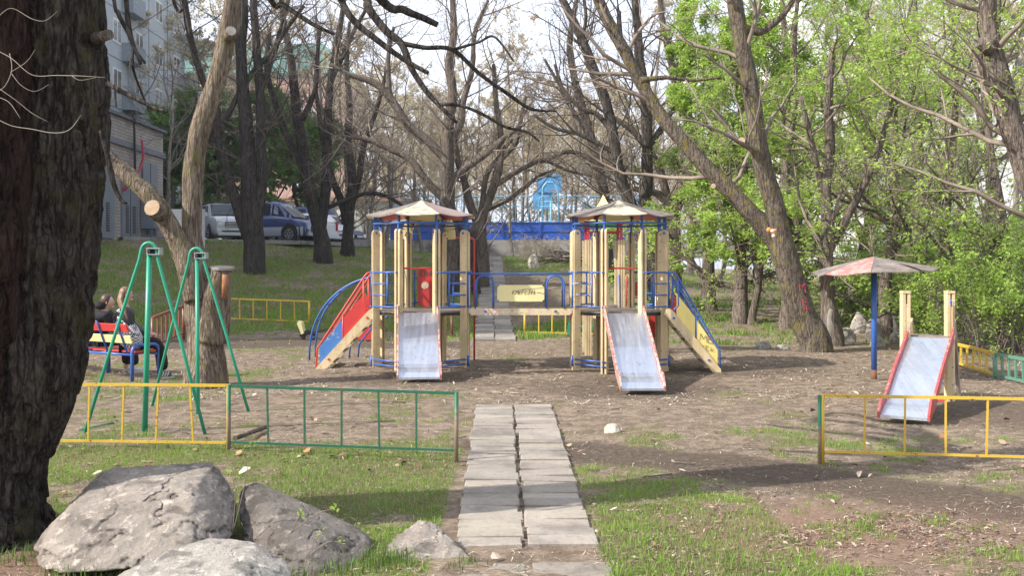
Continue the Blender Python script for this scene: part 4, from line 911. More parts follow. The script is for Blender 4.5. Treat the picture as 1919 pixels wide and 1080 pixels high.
for k in range(11):
    px=1200+720*(k+.5)/11+frng.uniform(-15,15); Y=38+28*frng.random(); place([2,1,0,2][k%4],px,Y,.8+.35*frng.random(),lC,gC)
for lab,px,Y,sc,pi in (('bare tree on the slope between the path and the slim dark tree',722,45,.62,2),('slender bare tree just left of the far path top',790,49,.7,2),('bare tree on the verge before the rink wall',960,50.2,.55,0),('small bare tree at the right end of the rink boards',1290,46,.62,2),('thin bare tree in the dip right of the rubble',1350,40,.6,2)):
    place(pi,px,Y,sc,lab,None)
# green trees behind the cars
gd=proto_tree(601,9.5,.2,'dense dark green tree behind the parked cars',11000,M['twigd'],M['bark_dark'],.30,(9,5,5,3))
spots=[(345,55),(400,58),(455,60),(505,57),(555,62),(300,62),(430,66),(590,66)]
for k,(px,Y) in enumerate(spots):
    x=(px-959.5)*Y/F; z=2.75; sc=.72+.2*frng.random()
    if k==0: gd.location=(x,Y,z); gd.scale=(sc,)*3; gd['group']='green trees behind the parked cars'
    else: dup(gd,(x,Y,z),k*1.3,sc,None,'green trees behind the parked cars')
# ================================================= play structure
PS=thing('play_structure','cream and blue climbing structure of two roofed towers joined by a bridge','play structure',(.13,16.2,0))
RP=.766
def ang(k): return R(-112.5+45*k)   # k=0 front-left,1 front-right,2 right-front,3 right-back,4 back-right,5 back-left,6 left-back,7 left-front
def V(cx,k,r,z): a=ang(k); return np.array([cx+r*math.cos(a),16.2+r*math.sin(a),z])
TOP=2.24; DK=.95
def roundpoly(w,h,top=True,bot=False):
    p=[(-w/2,-h/2),(w/2,-h/2)]
    if top:
        for q in range(7): a=PI*q/6; p.append((w/2*math.cos(a),h/2-w/2+w/2*math.sin(a)))
    else: p+=[(w/2,h/2),(-w/2,h/2)]
    return p
def scribble(b,o,ux,uy,un,seed,w,h,lw=.006,n=5,mi=0,word=None):
    rr=random.Random(seed); o,ux,uy,un=[np.asarray(q,float) for q in (o,ux,uy,un)]
    x=0
    glyph={'K':[[(0,0),(0,1)],[(.6,1),(0,.45),(.65,0)]],'M':[[(0,0),(.1,1),(.35,.35),(.6,1),(.7,0)]],'e':[[(0,.4),(.45,.5),(.35,.75),(.08,.6),(.1,.1),(.5,.05)]],'F':[[(0,0),(.05,1),(.6,.95)],[(0,.5),(.4,.55)]],
     'c':[[(.5,.65),(.2,.7),(.02,.35),(.2,0),(.5,.1)]],'k':[[(0,0),(.05,1)],[(.45,.6),(.05,.3),(.5,0)]],'J':[[(.2,1),(.6,1)],[(.4,1),(.35,.15),(.1,0),(0,.2)]],'A':[[(0,0),(.3,1),(.6,0)],[(.1,.4),(.5,.4)]],
     '2':[[(0,.8),(.25,1),(.45,.75),(0,0),(.55,0)]],'n':[[(0,0),(.03,.6)],[(.03,.45),(.3,.6),(.4,0)]],'T':[[(0,1),(.6,1)],[(.3,1),(.3,0)]],'I':[[(.1,1),(.12,0)]],'S':[[(.5,.9),(.1,.85),(.1,.55),(.5,.4),(.45,.05),(0,.08)]],'E':[[(.5,1),(0,.97),(.02,0),(.55,.02)],[(0,.5),(.4,.5)]],'.':[[(.1,0),(.14,.06)]],'~':[[(0,.35),(.6,.5),(1.6,.2),(3,.6)]],'Y':[[(0,1),(.3,.5),(.6,1)],[(.3,.5),(.25,0)]]}
    tot=sum({'.':.3,'~':.2,'I':.35}.get(c,.75) for c in word)
    s=w/tot
    for c in word:
        for st in glyph[c]:
            pts=[o+ux*((x+px*.95)*s+(rr.random()-.5)*.004)+uy*(py*h*(1+.15*(rr.random()-.5)))+un*.0015 for px,py in st]
            for p,q in zip(pts[:-1],pts[1:]): b.bar(p,q,lw,.0015,un,mi)
        x+={'.':.3,'~':.2,'I':.35}.get(c,.75)
INK=plain('dark marker ink',(.10,.09,.09),.6)
WCH=plain('white chalky paint',(.7,.68,.66),.7)
def post(k,cx,side):
    a=ang(k); rad=np.array([math.cos(a),math.sin(a),0]); tan=np.array([-math.sin(a),math.cos(a),0]); 
    b=NB(); c=V(cx,k,RP,0)
    zb=-.02
    p=[(-.055,zb),(.055,zb)]+[(.055*math.cos(PI*q/8),TOP-.055+.055*math.sin(PI*q/8)) for q in range(9)]
    for s in (-1,1):
        b.prism(p,c+tan*s*.031,rad,(0,0,1),-tan,.030)
        # shallow groove line proud strip edges
        b.prism([(-.012,zb+.03),(.012,zb+.03),(.012,TOP-.12),(-.012,TOP-.12)],c+tan*s*.0475,rad,(0,0,1),-tan,.003)
    o=b.obj('post',M['post'] if side in (0,1,2,7) else M['post'],PS)
    br=NB(); br.bar(c+(0,0,-.09),c+(0,0,.10),.05,.024,tan); br.obj('foot_bracket',M['blue'],o)
    br=NB(); br.bar(c+(0,0,TOP-.20),c+(0,0,2.47),.055,.024,tan)
    br.box(c+np.array([0,0,2.465]),(.08,.05,.012),ax=[rad,tan,(0,0,1)])
    br.obj('roof_bracket',M['blue'],o)
    bo=NB()
    for z in (TOP-.055,):
        bo.disc(c+(0,0,z),tan,.019,.112,12)
    bo.obj('bolt',M['blue'],o)
    return o
def tower(cx,sgn):
    for k in range(8): post(k,cx,k)
    # deck
    b=NB(); poly=[(V(0,k,RP-.02,0)[0],V(0,k,RP-.02,0)[1]-16.2) for k in range(8)]
    # boards across
    n=9; W=(RP-.02)*.924
    for q in range(n):
        y0=-W+2*W*q/n+.004; y1=-W+2*W*(q+1)/n-.004
        def hw(y): 
            y=abs(y); R_=(RP-.02); return .924*R_ if y<.383*R_ else .924*R_-(y-.383*R_)
        p=[(-hw(y0),y0),(hw(y0),y0),(hw(y1),y1),(-hw(y1),y1)]
        b.prism(p,(cx,16.2,DK-.015+.002*(q%3)),(1,0,0),(0,1,0),(0,0,1),.028)
    d=b.obj('deck',M['dirtwood'],PS)
    b=NB()
    for k in range(8): b.bar(V(cx,k,RP-.07,DK-.055),V(cx,(k+1)%8,RP-.07,DK-.055),.03,.045)
    b.obj('deck_frame',M['darkmetal'],PS)
    # roof ring rails
    b=NB()
    pts=[V(cx,k,RP+.03,2.335) for k in range(8)]; b.tube(pts,.015,8,0,False,True)
    b.obj('roof_ring',M['blue'],PS)
    # roof: eight panels, slightly sagging towards the rim
    mats=[M['roofy'],M['roof'],M['roofr'],M['roof'],M['roofy'],M['roof'],M['roofr'],M['roof']]
    if sgn>0: mats=[M['roofy'],M['roof'],M['roof'],M['roof'],M['roofy'],M['roof'],M['roof'],M['roof']]
    else: mats=[M['roofy'],M['roofr'],M['roof'],M['roof'],M['roofy'],M['roof'],M['roof'],M['roof']]
    rz=[(0.0,2.735),(.22,2.665),(.45,2.60),(.72,2.527),(.925,2.475)]
    cols=[M['roofy'],M['redp']]
    for k in range(8):
        b=NB(); N=6; vs=[];fs=[]
        for (r,z) in rz:
            for t in range(N+1):
                a=V(cx,k,r,z); c=V(cx,(k+1)%8,r,z); p=a+(c-a)*t/N; p=p+np.array([0,0,-.03*(r/.925)**2*math.sin(PI*t/N)+.004*math.sin(5*t+k*2)*(r>.6)]); vs.append(p)
        for i in range(len(rz)-1):
            for t in range(N): fs.append([i*(N+1)+t,(i+1)*(N+1)+t,(i+1)*(N+1)+t+1,i*(N+1)+t+1])
        nv=len(vs); vs2=[p-np.array([0,0,.016]) for p in vs]
        b.add(vs,fs,0,False); b.add(vs2,[f[::-1] for f in fs],1,False)
        e=(len(rz)-1)*(N+1)
        allv=vs+vs2; b.add(allv,[[e+t,nv+e+t,nv+e+t+1,e+t+1] for t in range(N)],2)
        b.obj('roof_panel',[mats[k],M['redp'] if k%2 else M['yels'],M['roof']],PS)
    b=NB()
    for k in range(8): b.bar(V(cx,k,.05,2.70),V(cx,k,.87,2.462),.02,.03)
    b.obj('roof_rafter',M['darkmetal'],PS,label=None)
def guard(cx,k0,k1,worn,front):
    "rect tube guard between two posts with a short ladder grid"
    a=V(cx,k0,RP+.055,0); c=V(cx,k1,RP+.055,0); b=NB()
    def q(t,z): return a+(c-a)*t+np.array([0,0,z])
    b.tube([q(-.05,1.56),q(1.02,1.56)],.0145,8); b.tube([q(-.05,1.015),q(1.02,1.015)],.0145,8)
    b.tube([q(-.02,1.56),q(-.02,1.0)],.0145,8); b.tube([q(.62,1.56),q(.62,1.015)],.0145,8)
    b.ball(q(-.05,1.56),.022,8); b.ball(q(-.05,1.015),.022,8)
    o=b.obj('guard_rail',M['blue'],PS)
    for z in (1.38,1.20): b=NB(); b.tube([q(-.02,z),q(.62,z)],.012,8); b.obj('rung',M['bluew'] if worn else M['blue'],o)
    if front:
        b=NB()
        for z in (.10,.175):
            b.tube([q(-.03,z),q(1.05,z-.01)],.014,8)
        b.tube([q(-.03,.06),q(-.03,.23)],.02,8)
        b.obj('foot_rail',M['blue'],PS)
for cx,sgn in ((-1.47,-1),(1.733,1)):
    tower(cx,sgn)
    guard(cx,7,0,sgn>0,True); guard(cx,2,1,False,True)
    guard(cx,6,5,False,False); guard(cx,3,4,False,False)
    b=NB(); b.tube([V(cx,0,RP-.06,1.625),V(cx,1,RP-.06,1.625)],.014,8); b.obj('top_bar',M['red'],PS)
# front slides
def slide(cx,top,bot,zb,yaw,label,par=None,w=.29,profile=None,matb=None,loc=None):
    "chute along a heading: top point at deck edge, bottom run near the ground"
    par=par or PS; top=np.array(top,float); d=np.array([math.sin(yaw),-math.cos(yaw),0]); s=np.array([d[1],-d[0],0])*-1
    Ls=np.hypot(bot[0]-top[0],bot[1]-top[1]); H=top[2]
    pr=profile or [(0,0),(.06,-.004),(.13,-.035),(Ls*.50,-(H-zb)*.47),(Ls*.78,-(H-zb)*.80),(Ls*.83,-(H-zb)*.845),(Ls*.88,-(H-zb)*.87),(Ls*.93,-(H-zb)*.91),(Ls,-(H-zb))]
    b=NB(); vs=[]
    for (u,z) in pr:
        for q,(o,dz) in enumerate(((-w,0),(-w*.5,-.004),(0,-.006),(w*.5,-.004),(w,0))): vs.append(top+d*u+s*o+np.array([0,0,z+dz]))
    n=len(pr); fs=[[i*5+j,i*5+j+1,(i+1)*5+j+1,(i+1)*5+j] for i in range(n-1) for j in range(4)]
    b.add(vs,fs,0,False); b.add([p-np.array([0,0,.006]) for p in vs],[f[::-1] for f in fs],0,False)
    e=(n-1)*5; b.bar(vs[e],vs[e+4],.018,.03)
    sl=b.obj('slide',M['steel'],par,label=label)
    for sg in (-1,1):
        up=[(u,z+.075) for u,z in pr]; up[0]=(-.03,.11); up[1]=(.02,.125); up[2]=(.10,.06); up[-1]=(pr[-1][0]+.02,pr[-1][1]+.045); up[-2]=(up[-2][0],up[-2][1]+.05); up[-3]=(up[-3][0],up[-3][1]+.03)
        dn=[(u,z-.06) for u,z in pr]; dn[-1]=(dn[-1][0]+.015,pr[-1][1]-.02)
        poly=dn+up[::-1]
        b=NB()
        vv=[]; 
        for off in (-.012,.012):
            for (u,z) in poly: vv.append(top+d*u+s*(sg*(w+.016)+off)+np.array([0,0,z]))
        m=len(poly); ff=[]
        for i in range(n-1):
            A=[i,i+1,m-2-i,m-1-i]; ff.append(A[::-1]); ff.append([q+m for q in A])
        ff+=[[i,(i+1)%m,m+(i+1)%m,m+i] for i in range(m)]
        b.add(vv,ff); b.obj('side_board',matb or M['redw'],sl)
    return sl
zL=gs(-1.3,13.85); zR=gs(1.78,13.6)
slide(-1.47,(-1.47,15.46,.935),(-1.31,14.05),zL+.06,R(6.5),'metal slide of the left tower, scuffed and with dull upper half')
slide(1.73,(1.733,15.46,.93),(1.80,13.75),zR+.075,R(2.5),'metal slide of the right tower, bleached side boards')
# bridge
b=NB(); bp=[(-1.02,-.02),(-.97,-.055),(.97,-.055),(1.02,-.02),(1.02,.02),(.99,.05),(-.99,.05),(-1.02,.02)]
bp=[(x*.81,y) for x,y in bp]
bx=.135
bb=NB(); bb.prism(bp,(bx,15.92,.93),(1,0,0),(0,0,1),(0,-1,0),.035); BR=bb.obj('bridge_beam',boardmat('scratched cream beam',(.66,.54,.28),(.60,.40,.30),(.6,.5,.45)),PS)
bb=NB(); bb.prism(bp,(bx,16.48,.93),(1,0,0),(0,0,1),(0,-1,0),.035); bb.obj('bridge_beam',M['postd'],PS)
bb=NB()
for q in range(9): bb.box((bx-.72+q*.18,16.2,.955),(.165,.5,.024))
bb.obj('bridge_deck',M['dirtwood'],PS)
for x in (-.56,.56): bb=NB(); bb.disc((bx+x,15.895,.935),(0,1,0),.022,.016,12); bb.obj('bolt',M['blue'],BR)
for yy in (15.9,16.5):
    bb=NB(); bb.tube([(bx-.88,yy,1.535),(bx+.86,yy,1.535)],.014,8)
    for x0 in (-.72,.42):
        pts=[(bx+x0,yy,.98),(bx+x0,yy,1.35)]+[(bx+x0+.14-.14*math.cos(PI*q/8),yy,1.37+.14*math.sin(PI*q/8)) for q in range(9)]+[(bx+x0+.28,yy,1.35),(bx+x0+.28,yy,.98)]
        bb.tube(pts,.013,8)
    bb.obj('bridge_railing',M['blue'],PS)
pw,ph=.375,.132; e=.035
pl=[(-pw+e,-ph),(pw-e,-ph),(pw-e*.6,-ph+e*.7),(pw,-ph+e),(pw,ph-e),(pw-e*.6,ph-e*.7),(pw-e,ph),(-pw+e,ph),(-pw+e*.6,ph-e*.7),(-pw,ph-e),(-pw,-ph+e),(-pw+e*.6,-ph+e*.7)]
bb=NB(); bb.prism(pl,(bx+.005,15.885,1.225),(1,0,0),(0,0,1),(0,-1,0),.014); sg=bb.obj('sign_panel',M['yels'],PS)
bb=NB(); scribble(bb,(bx-.13,15.877,1.205),(1,0,.0),(0.15,0,1),(0,-1,0),4,.40,.07,.007,word='KMeFcJek~'); scribble(bb,(bx-.02,15.877,1.27),(1,0,.1),(0,0,1),(0,-1,0),5,.18,.02,.004,word='~n'); bb.obj('graffiti',INK,sg)
bb=NB(); scribble(bb,(bx-.45,15.9,.90),(1,0,0),(0.2,0,1),(0,-1,0),6,.62,.05,.010,word='e.nAMnn'); bb.obj('graffiti',WCH,BR)
# stairs (left heads left, right heads right)
def stairs(x0,x1,yy,zt,dirn,red):
    ax=np.array([1,0,0.]); rise=zt-.0; L=abs(x1-x0); tag_=None
    u=np.array([(x1-x0),0,-rise]); Lu=np.linalg.norm(u); u/=Lu; nrm=np.array([u[2],0,-u[0]])*(1 if dirn<0 else -1); nrm=nrm if nrm[2]>0 else -nrm
    out=[]
    for q,y in enumerate((yy-.30,yy+.30)):
        b=NB(); o=np.array([x0,y,zt-.02]); 
        p=[(-.02,-.07),(Lu*.98,-.075),(Lu*1.06,-.0),(Lu*.985,.055),(.04,.065),(-.03,.05),(-.06,0)]
        # clip foot flat
        b.prism(p,o,u,nrm,(0,-1,0),.035); st=b.obj('stringer',M['post'] if red else M['post'],PS)
        b=NB()
        for t in (.10,.80): b=NB(); b.disc(o+u*Lu*t+np.array([0,-.022 if q==0 else .022,0]),(0,1,0),.020,.012,12); b.obj('bolt',M['redp'] if red else M['blue'],st)
        out.append(st)
    for q in range(5):
        t=.1+.18*q; c=np.array([x0,yy,zt-.02])+u*Lu*t; b=NB(); b.box(c+np.array([0,0,-.02]),(.16,.56,.026)); b.obj('step',M['dirtwood'],PS)
    mt=M['red'] if red else M['blue']
    for q,y in enumerate((yy-.275,yy+.275)):
        b=NB(); sx=1 if x1>x0 else -1
        hb=.50
        pts=[(x0+sx*.02,y,zt+.60-.02),(x0+sx*.09,y,zt+.60),(x0+sx*.15,y,zt+.55),(x0+sx*.165,y,zt+.47),(x1-sx*.02,y,.40),(x1+sx*.025,y,.33),(x1+sx*.03,y,-.03)]
        pts=[(x0-sx*.03,y,zt+.60),(x0+sx*.09,y,zt+.60),(x0+sx*.15,y,zt+.53),(x1-sx*.04,y,.42),(x1+sx*.02,y,.34),(x1+sx*.03,y,-.03)]
        b.tube(pts,.0145,8)
        b.tube([(x0+sx*.155,y,zt+.50),(x0+sx*.155,y,zt+.08),(x0+sx*.09,y,zt+.02),(x0-sx*.03,y,zt-.08)],.0145,8)
        xm=(x0*.45+x1*.55); zm=zt-(zt)*.55; b.tube([(xm,y,zm-.02),(xm,y,zm+.46)],.0145,8)
        b.tube([(x0+sx*.16,y,zt+.43),(x1-sx*.05,y,.36)],.010,6)
        hr=b.obj('handrail',mt,PS)
        # two panels: upper and lower
        def pan(t0,t1,h0,h1,mat):
            a=np.array([x0,y-.004,zt-.02])+u*Lu*t0; c=np.array([x0,y-.004,zt-.02])+u*Lu*t1
            poly=[(a[0],a[2]+.05),(c[0],c[2]+.05),(c[0],c[2]+h1),(a[0],a[2]+h0)]
            if sx<0: poly=poly[::-1]
            b=NB(); b.prism([(p[0],p[1]) for p in poly],(0,y-.004,0),(1,0,0),(0,0,1),(0,-1,0),.012); return b.obj('panel',mat,PS)
        if red:
            pan(.14,.53,.44,.42,M['redp']); pan(.56,.97,.41,.36,M['bluep'])
        else:
            if q==0: pan(.16,.53,.45,.42,M['yelp']); p2=pan(.56,.98,.41,.33,M['yelp'])
            else: pan(.16,.53,.45,.42,M['redp']); pan(.56,.98,.41,.33,M['yelp'])
            if q==0:
                g=NB(); scribble(g,(x0+(x1-x0)*.62,y-.014,.48),(1,0,-.25),(0,0,1),(0,-1,0),9,.26,.11,.007,word='ME'); scribble(g,(x0+(x1-x0)*.64,y-.014,.35),(1,0,-.25),(0,0,1),(0,-1,0),9,.24,.07,.006,word='YEk'); g.obj('graffiti',INK,p2)
stairs(-2.22,-3.10,16.2,.95,-1,True)
stairs(2.48,3.27,16.05,.95,1,False)
# upright small planks at the stair gates
# blue arch climber behind the left stair
b=NB()
def arc(y0,x1,z1,x0,off,n=14):
    pts=[]
    for q in range(n+1):
        t=q/n; a=t*PI/2; pts.append((x1-(x1-x0)*math.cos(a)**1.0+0, y0+off*1.0+(16.9-y0)*t*.6, z1*math.sin(a)**.9))
    return pts
A1=arc(17.6,-2.15,1.50,-3.58,0); A2=arc(18.15,-2.15,1.50,-3.58,0.0)
b.tube(A1,.017,8); b.tube(A2,.017,8)
cl=b.obj('arch_climber',M['blue'],PS)
for q in (2,4,6,8,10,12): b=NB(); b.tube([A1[q],A2[q]],.015,8); b.obj('rung',M['blue'],cl)
b=NB(); b.tube([(-2.9,17.7,-.05),(-2.86,17.6,.25),(-2.6,17.4,.55),(-2.2,17.1,.80)],.015,8); b.tube([(-2.8,18.1,-.05),(-2.76,18.0,.25),(-2.5,17.7,.55),(-2.15,17.3,.80)],.015,8)
b.obj('climber_brace',M['blue'],PS)
# red panel with round emblem, green rails at the rear of the left tower
b=NB(); w,h=.125,.31; p=[(-w,-h),( w,-h),(w,h*.86),(w*.8,h),(-w*.8,h),(-w,h*.86)]
b.prism(p,(-1.48,16.97,1.31),(1,0,0),(0,0,1),(0,-1,0),.03); b.prism([(-w*.6,-h*.98),(w*.6,-h*.98),(w*.6,h*.5),(-w*.6,h*.5)],(-1.48,16.95,1.27),(1,0,0),(0,0,1),(0,-1,0),.03)
rp=b.obj('red_panel',M['redp'],PS)
b=NB(); b.disc((-1.48,16.932,1.33),(0,1,0),.062,.006,20); b.obj('round_emblem',paint('cream flaking disc',(.62,.55,.40),(.6,.06,.05),.44,30),rp)
b=NB(); scribble(b,(-1.56,16.952,1.49),(1,0,0),(.1,0,1),(0,-1,0),11,.2,.1,.012,word='ETkA'); b.obj('graffiti',INK,rp)
b=NB()
for x in (-1.66,-1.31): b.tube([(x,16.98,.96),(x,16.98,1.58)],.014,8)
for z in (1.05,1.45):
    b.tube([(-1.66,16.98,z),(-1.59,16.98,z)],.011,6); b.tube([(-1.37,16.98,z),(-1.31,16.98,z)],.011,6)
b.tube([(-1.72,16.98,1.03),(-1.22,16.98,1.03)],.014,8)
b.obj('panel_frame',M['blue'],PS)
b=NB(); b.tube([(-1.24,17.0,.97),(-1.24,17.0,1.56),(-1.38,17.0,1.56)],.014,8); b.tube([(-1.6,17.02,.99),(-1.2,17.02,.99)],.014,8); b.obj('rear_rail',M['greens'],PS)
# yellow moulded arch behind the left tower roof
b=NB(); pts=[(-1.80,17.1,2.12),(-1.79,17.1,2.28),(-1.74,17.1,2.42),(-1.60,17.1,2.50),(-1.42,17.1,2.52),(-1.24,17.1,2.50),(-1.11,17.1,2.42),(-1.06,17.1,2.28),(-1.05,17.1,2.12)]
for p_,q_ in zip(pts[:-1],pts[1:]): b.bar(p_,q_,.16,.15,(0,1,0))
b.obj('arch',M['yels'],PS,label='pale yellow arch behind the left tower')
# red fire pole
b=NB(); b.tube([(-1.17,17.0,2.13),(-.72,17.25,2.15),(-.66,17.27,2.12),(-.655,17.28,2.05),(-.655,17.28,-.05)],.017,10); b.obj('fire_pole',M['red'],PS)
# red panel and small rails at the rear of the right tower
b=NB()
b.tube([(1.95,16.98,.97),(1.95,16.98,1.50),(2.02,16.98,1.54),(2.2,16.98,1.54),(2.22,16.98,.97)],.014,8); 
for z in (1.12,1.26): b.tube([(1.95,16.98,z),(2.22,16.98,z)],.012,6)
rr_=b.obj('rear_ladder_frame',paint('faded red tube',(.62,.12,.10),(.5,.3,.28),.4),PS)
b=NB(); b.prism([(-.09,-.12),(.09,-.12),(.09,.12),(-.09,.12)],(2.09,17.0,1.27),(1,0,0),(0,0,1),(0,-1,0),.014); b.obj('red_panel',M['redp'],rr_)
b=NB(); b.tube([(2.03,17.06,.97),(2.03,17.06,1.45),(2.10,17.06,1.50)],.014,8); b.tube([(2.30,17.1,1.25),(2.75,17.4,.7)],.02,8); b.obj('rear_rail',M['greens'],PS)
# panels of the enclosed rear chute, seen between the right posts
b=NB(); b.prism([(2.32,.28),(2.62,.18),(2.62,.62),(2.32,.98)],(0,16.9,0),(1,0,0),(0,0,1),(0,-1,0),.014); b.obj('panel',M['redp'],PS)
b=NB(); b.prism([(2.34,.98),(2.66,.62),(2.66,.72),(2.34,1.10)],(0,16.95,0),(1,0,0),(0,0,1),(0,-1,0),.03); b.obj('chute_edge',M['greens'],PS)
b=NB(); b.prism([(2.38,1.02),(2.6,.9),(2.6,1.1),(2.45,1.32),(2.38,1.36)],(0,17.1,0),(1,0,0),(0,0,1),(0,-1,0),.014); b.obj('panel',M['bluep'],PS)
b=NB(); b.prism([(2.2,.55),(2.3,.55),(2.75,.08),(2.65,.02)],(0,16.85,0),(1,0,0),(0,0,1),(0,-1,0),.03); b.obj('stringer',M['postd'],PS)
for k_,cx in ((3,1.733),(5,-1.47)):
    pass
g=NB(); c=V(1.733,3,RP,0); scribble(g,(2.40,15.86,1.62),(0.0,0,1),(-1,0,0),(0,-1,0),13,.45,.05,.006,word='.eSISJn'); 
# ================================================= small rear tower
T2=thing('play_tower','small square tower with a curled yellow and green roof behind the right tower','play tower',(1.78,19.0,0))
def T2p(x,y): return np.array([1.74+x,19.0+y,0])
for x in (-.31,.31):
    for y in (-.31,.31):
        b=NB(); c=T2p(x,y)
        for s in (-1,0,1): b.box(c+np.array([s*.042,0,1.06]),(.034,.10,2.18))
        po=b.obj('post',M['post'],T2); b=NB(); b.bar(c+(0,0,2.05),c+(0,0,2.55),.05,.03,(0,1,0)); b.obj('bracket',paint('crimson enamel',(.50,.03,.06)),po)
b=NB()
for s in (-1,1): b.tube([T2p(-.31,.31*s)+(0,0,2.30),T2p(.31,.31*s)+(0,0,2.30)],.014,8); b.tube([T2p(.31*s,-.31)+(0,0,2.30),T2p(.31*s,.31)+(0,0,2.30)],.014,8)
b.obj('top_ring',M['red'],T2)
b=NB(); b.box(T2p(0,0)+(0,0,.9),(.62,.62,.04)); b.obj('deck',M['dirtwood'],T2)
cor=[(-.55,-.55),(.55,-.55),(.55,.55),(-.55,.55)]
for k in range(4):
    a=np.array(cor[k]);c=np.array(cor[(k+1)%4]); b=NB(); prof=[(0,3.03),(.12,2.88),(.32,2.70),(.6,2.58),(1,2.50)]; N=4; vs=[]
    for (t,z) in prof:
        for q in range(N+1):
            p=(a+(c-a)*q/N)*t; s=abs(q/N-.5)*2; vs.append(T2p(p[0],p[1])+np.array([0,0,z+.05*s*s*t]))
    fs=[[i*(N+1)+q,(i+1)*(N+1)+q,(i+1)*(N+1)+q+1,i*(N+1)+q+1] for i in range(len(prof)-1) for q in range(N)]
    b.add(vs,fs); b.add([v-np.array([0,0,.02]) for v in vs],[f[::-1] for f in fs])
    b.obj('roof_panel',M['yels'] if k==0 else M['yelp'],T2)
b=NB(); b.box(T2p(-.05,-.42)+(0,0,2.46),(.5,.05,.14)); b.obj('fascia',paint('roof green',(.03,.36,.24),sc=8),T2)
b=NB(); b.box(T2p(-.2,-.31)+(0,0,1.28),(.16,.02,.56)); b.obj('panel',M['redp'],T2)
b=NB()
for z in (.15,.4,.65,.9): b.tube([T2p(-.05,-.3)+(0,0,z),T2p(.30,-.3)+(0,0,z)],.012,6)
b.tube([T2p(-.06,-.3),T2p(-.06,-.3)+(0,0,1.0)],.013,6); b.tube([T2p(.30,-.36),T2p(.26,-.36)+(0,0,1.5)],.013,6); b.obj('ladder',M['blue'],T2)
# green bench seat beyond the bridge
b=NB(); b.box((2.0,20.3,.42),(1.3,.25,.04)); b.box((1.5,20.3,.2),(.05,.22,.4)); b.box((2.5,20.3,.2),(.05,.22,.4)); b.prism([(-.14,.0),(.05,-.1),(.12,.05),(-.08,.28)],(1.25,20.3,.3),(1,0,0),(0,0,1),(0,-1,0),.05)
b.obj('low_bench',M['greens'],None,(2.0,20.3,0),'low green seat under the small rear tower','bench')
# seesaw at the left behind the stair
SS=thing('seesaw','black seesaw with yellow backrest and red pyramid base behind the left stair','seesaw',(-3.6,22.3,0))
b=NB(); b.bar((-4.75,22.3,.10),(-2.9,22.3,.52),.12,.05); b.obj('beam',M['dark'],SS)
b=NB(); b.prism([(-.03,-.02),(.02,0),(-.03,.24),(-.10,.28),(-.13,.22)],(-4.66,22.3,.16),(1,0,0),(0,0,1),(0,-1,0),.28); b.obj('backrest',M['yels'],SS)
b=NB(); b.prism([(-.18,0),(.22,0),(.08,.36),(-.02,.36)],(-3.28,22.3,.02),(1,0,0),(0,0,1),(0,-1,0),.3); b.obj('base',M['redp'],SS)
b=NB(); b.tube([(-4.55+.13*math.cos(a),22.3,.06+.13*math.sin(a)) for a in np.arange(9)*PI*2/9],.05,8,0,False,True); b.obj('tyre',M['dark'],SS)
# ================================================= mushroom shelter
MS=thing('mushroom_shelter','round red and grey flat canopy on a single blue pole','shelter',(5.28,14.66,0))
px0,Ym=1638,14.66; mx=P(px0,0,Ym)[0]
b=NB(); b.tube([(mx,Ym,-.05),(mx,Ym,.13)],.044,14,1); b.tube([(mx,Ym,.13),(mx,Ym,1.66)],.042,14,0); b.obj('pole',[M['blue'],plain('rust',(.16,.075,.04),.85)],MS)
for k in range(8):
    b=NB(); a0=R(-112.5+45*k); a1=a0+R(45); N=5; vs=[]
    for (r,z) in ((0,1.80),(.18,1.765),(.45,1.70),(.72,1.635),(.885,1.59)):
        for q in range(N+1):
            a=a0+(a1-a0)*q/N; rr=r*(1-.05*math.sin(PI*q/N)); x=rr*math.cos(a); y=rr*math.sin(a)
            zz=z-.02*math.sin(PI*q/N)*(r/.9)+.045*x*(r/.9)+.012*math.sin(k*2.3+q)*(r>.7)
            vs.append((mx+x,Ym+y,zz))
    fs=[[i*(N+1)+q,(i+1)*(N+1)+q,(i+1)*(N+1)+q+1,i*(N+1)+q+1] for i in range(4) for q in range(N)]
    b.add(vs,fs); b.add([(x,y,z-.014) for x,y,z in vs],[f[::-1] for f in fs]); e=4*(N+1); n=len(vs)
    b.add(vs+[(x,y,z-.014) for x,y,z in vs],[[e+q,n+e+q,n+e+q+1,e+q+1] for q in range(N)])
    b.obj('canopy_panel',paint('sun bleached red canopy',(.46,.17,.15),(.36,.28,.25),.50,9,.5) if k in (7,4) else M['roof'],MS,label='faded red canopy panel' if k in (7,4) else None)
# ================================================= single slide
SX=5.055
SD=thing('slide','free standing slide with red side boards and two tall cream posts','slide',(SX,12.0,0))
SD_t=np.array([SX,12.05,.80])
slide(SX,(SX,12.02,.80),(SX-.92,10.52),.05,R(-31.5),None,SD,w=.235,matb=paint('chipped red board',(.50,.06,.055),(.33,.24,.2),.45,14))
for x in (-.27,.27):
    c=np.array([SX+x,12.12,0]); b=NB()
    for s in (-1,1): b.box(c+np.array([s*.029,0,.645]),(.034,.10,1.35))
    b.box(c+np.array([0,0,1.34]),(.095,.11,.03)); b.box(c+np.array([0,0,.62]),(.024,.09,1.15))
    b.obj('post',M['post'],SD)
    b=NB(); b.bar(c+(0,0,-.1),c+(0,0,.12),.05,.03,(0,1,0)); b.obj('foot_bracket',M['rustred'],SD)
hd_=R(31); Fd=np.array([math.sin(hd_),math.cos(hd_),0]); Sd=np.array([math.cos(hd_),-math.sin(hd_),0]); S0=np.array([SX,12.1,0])
def sq(a,f,z): return S0+Sd*a+Fd*f+np.array([0,0,z])
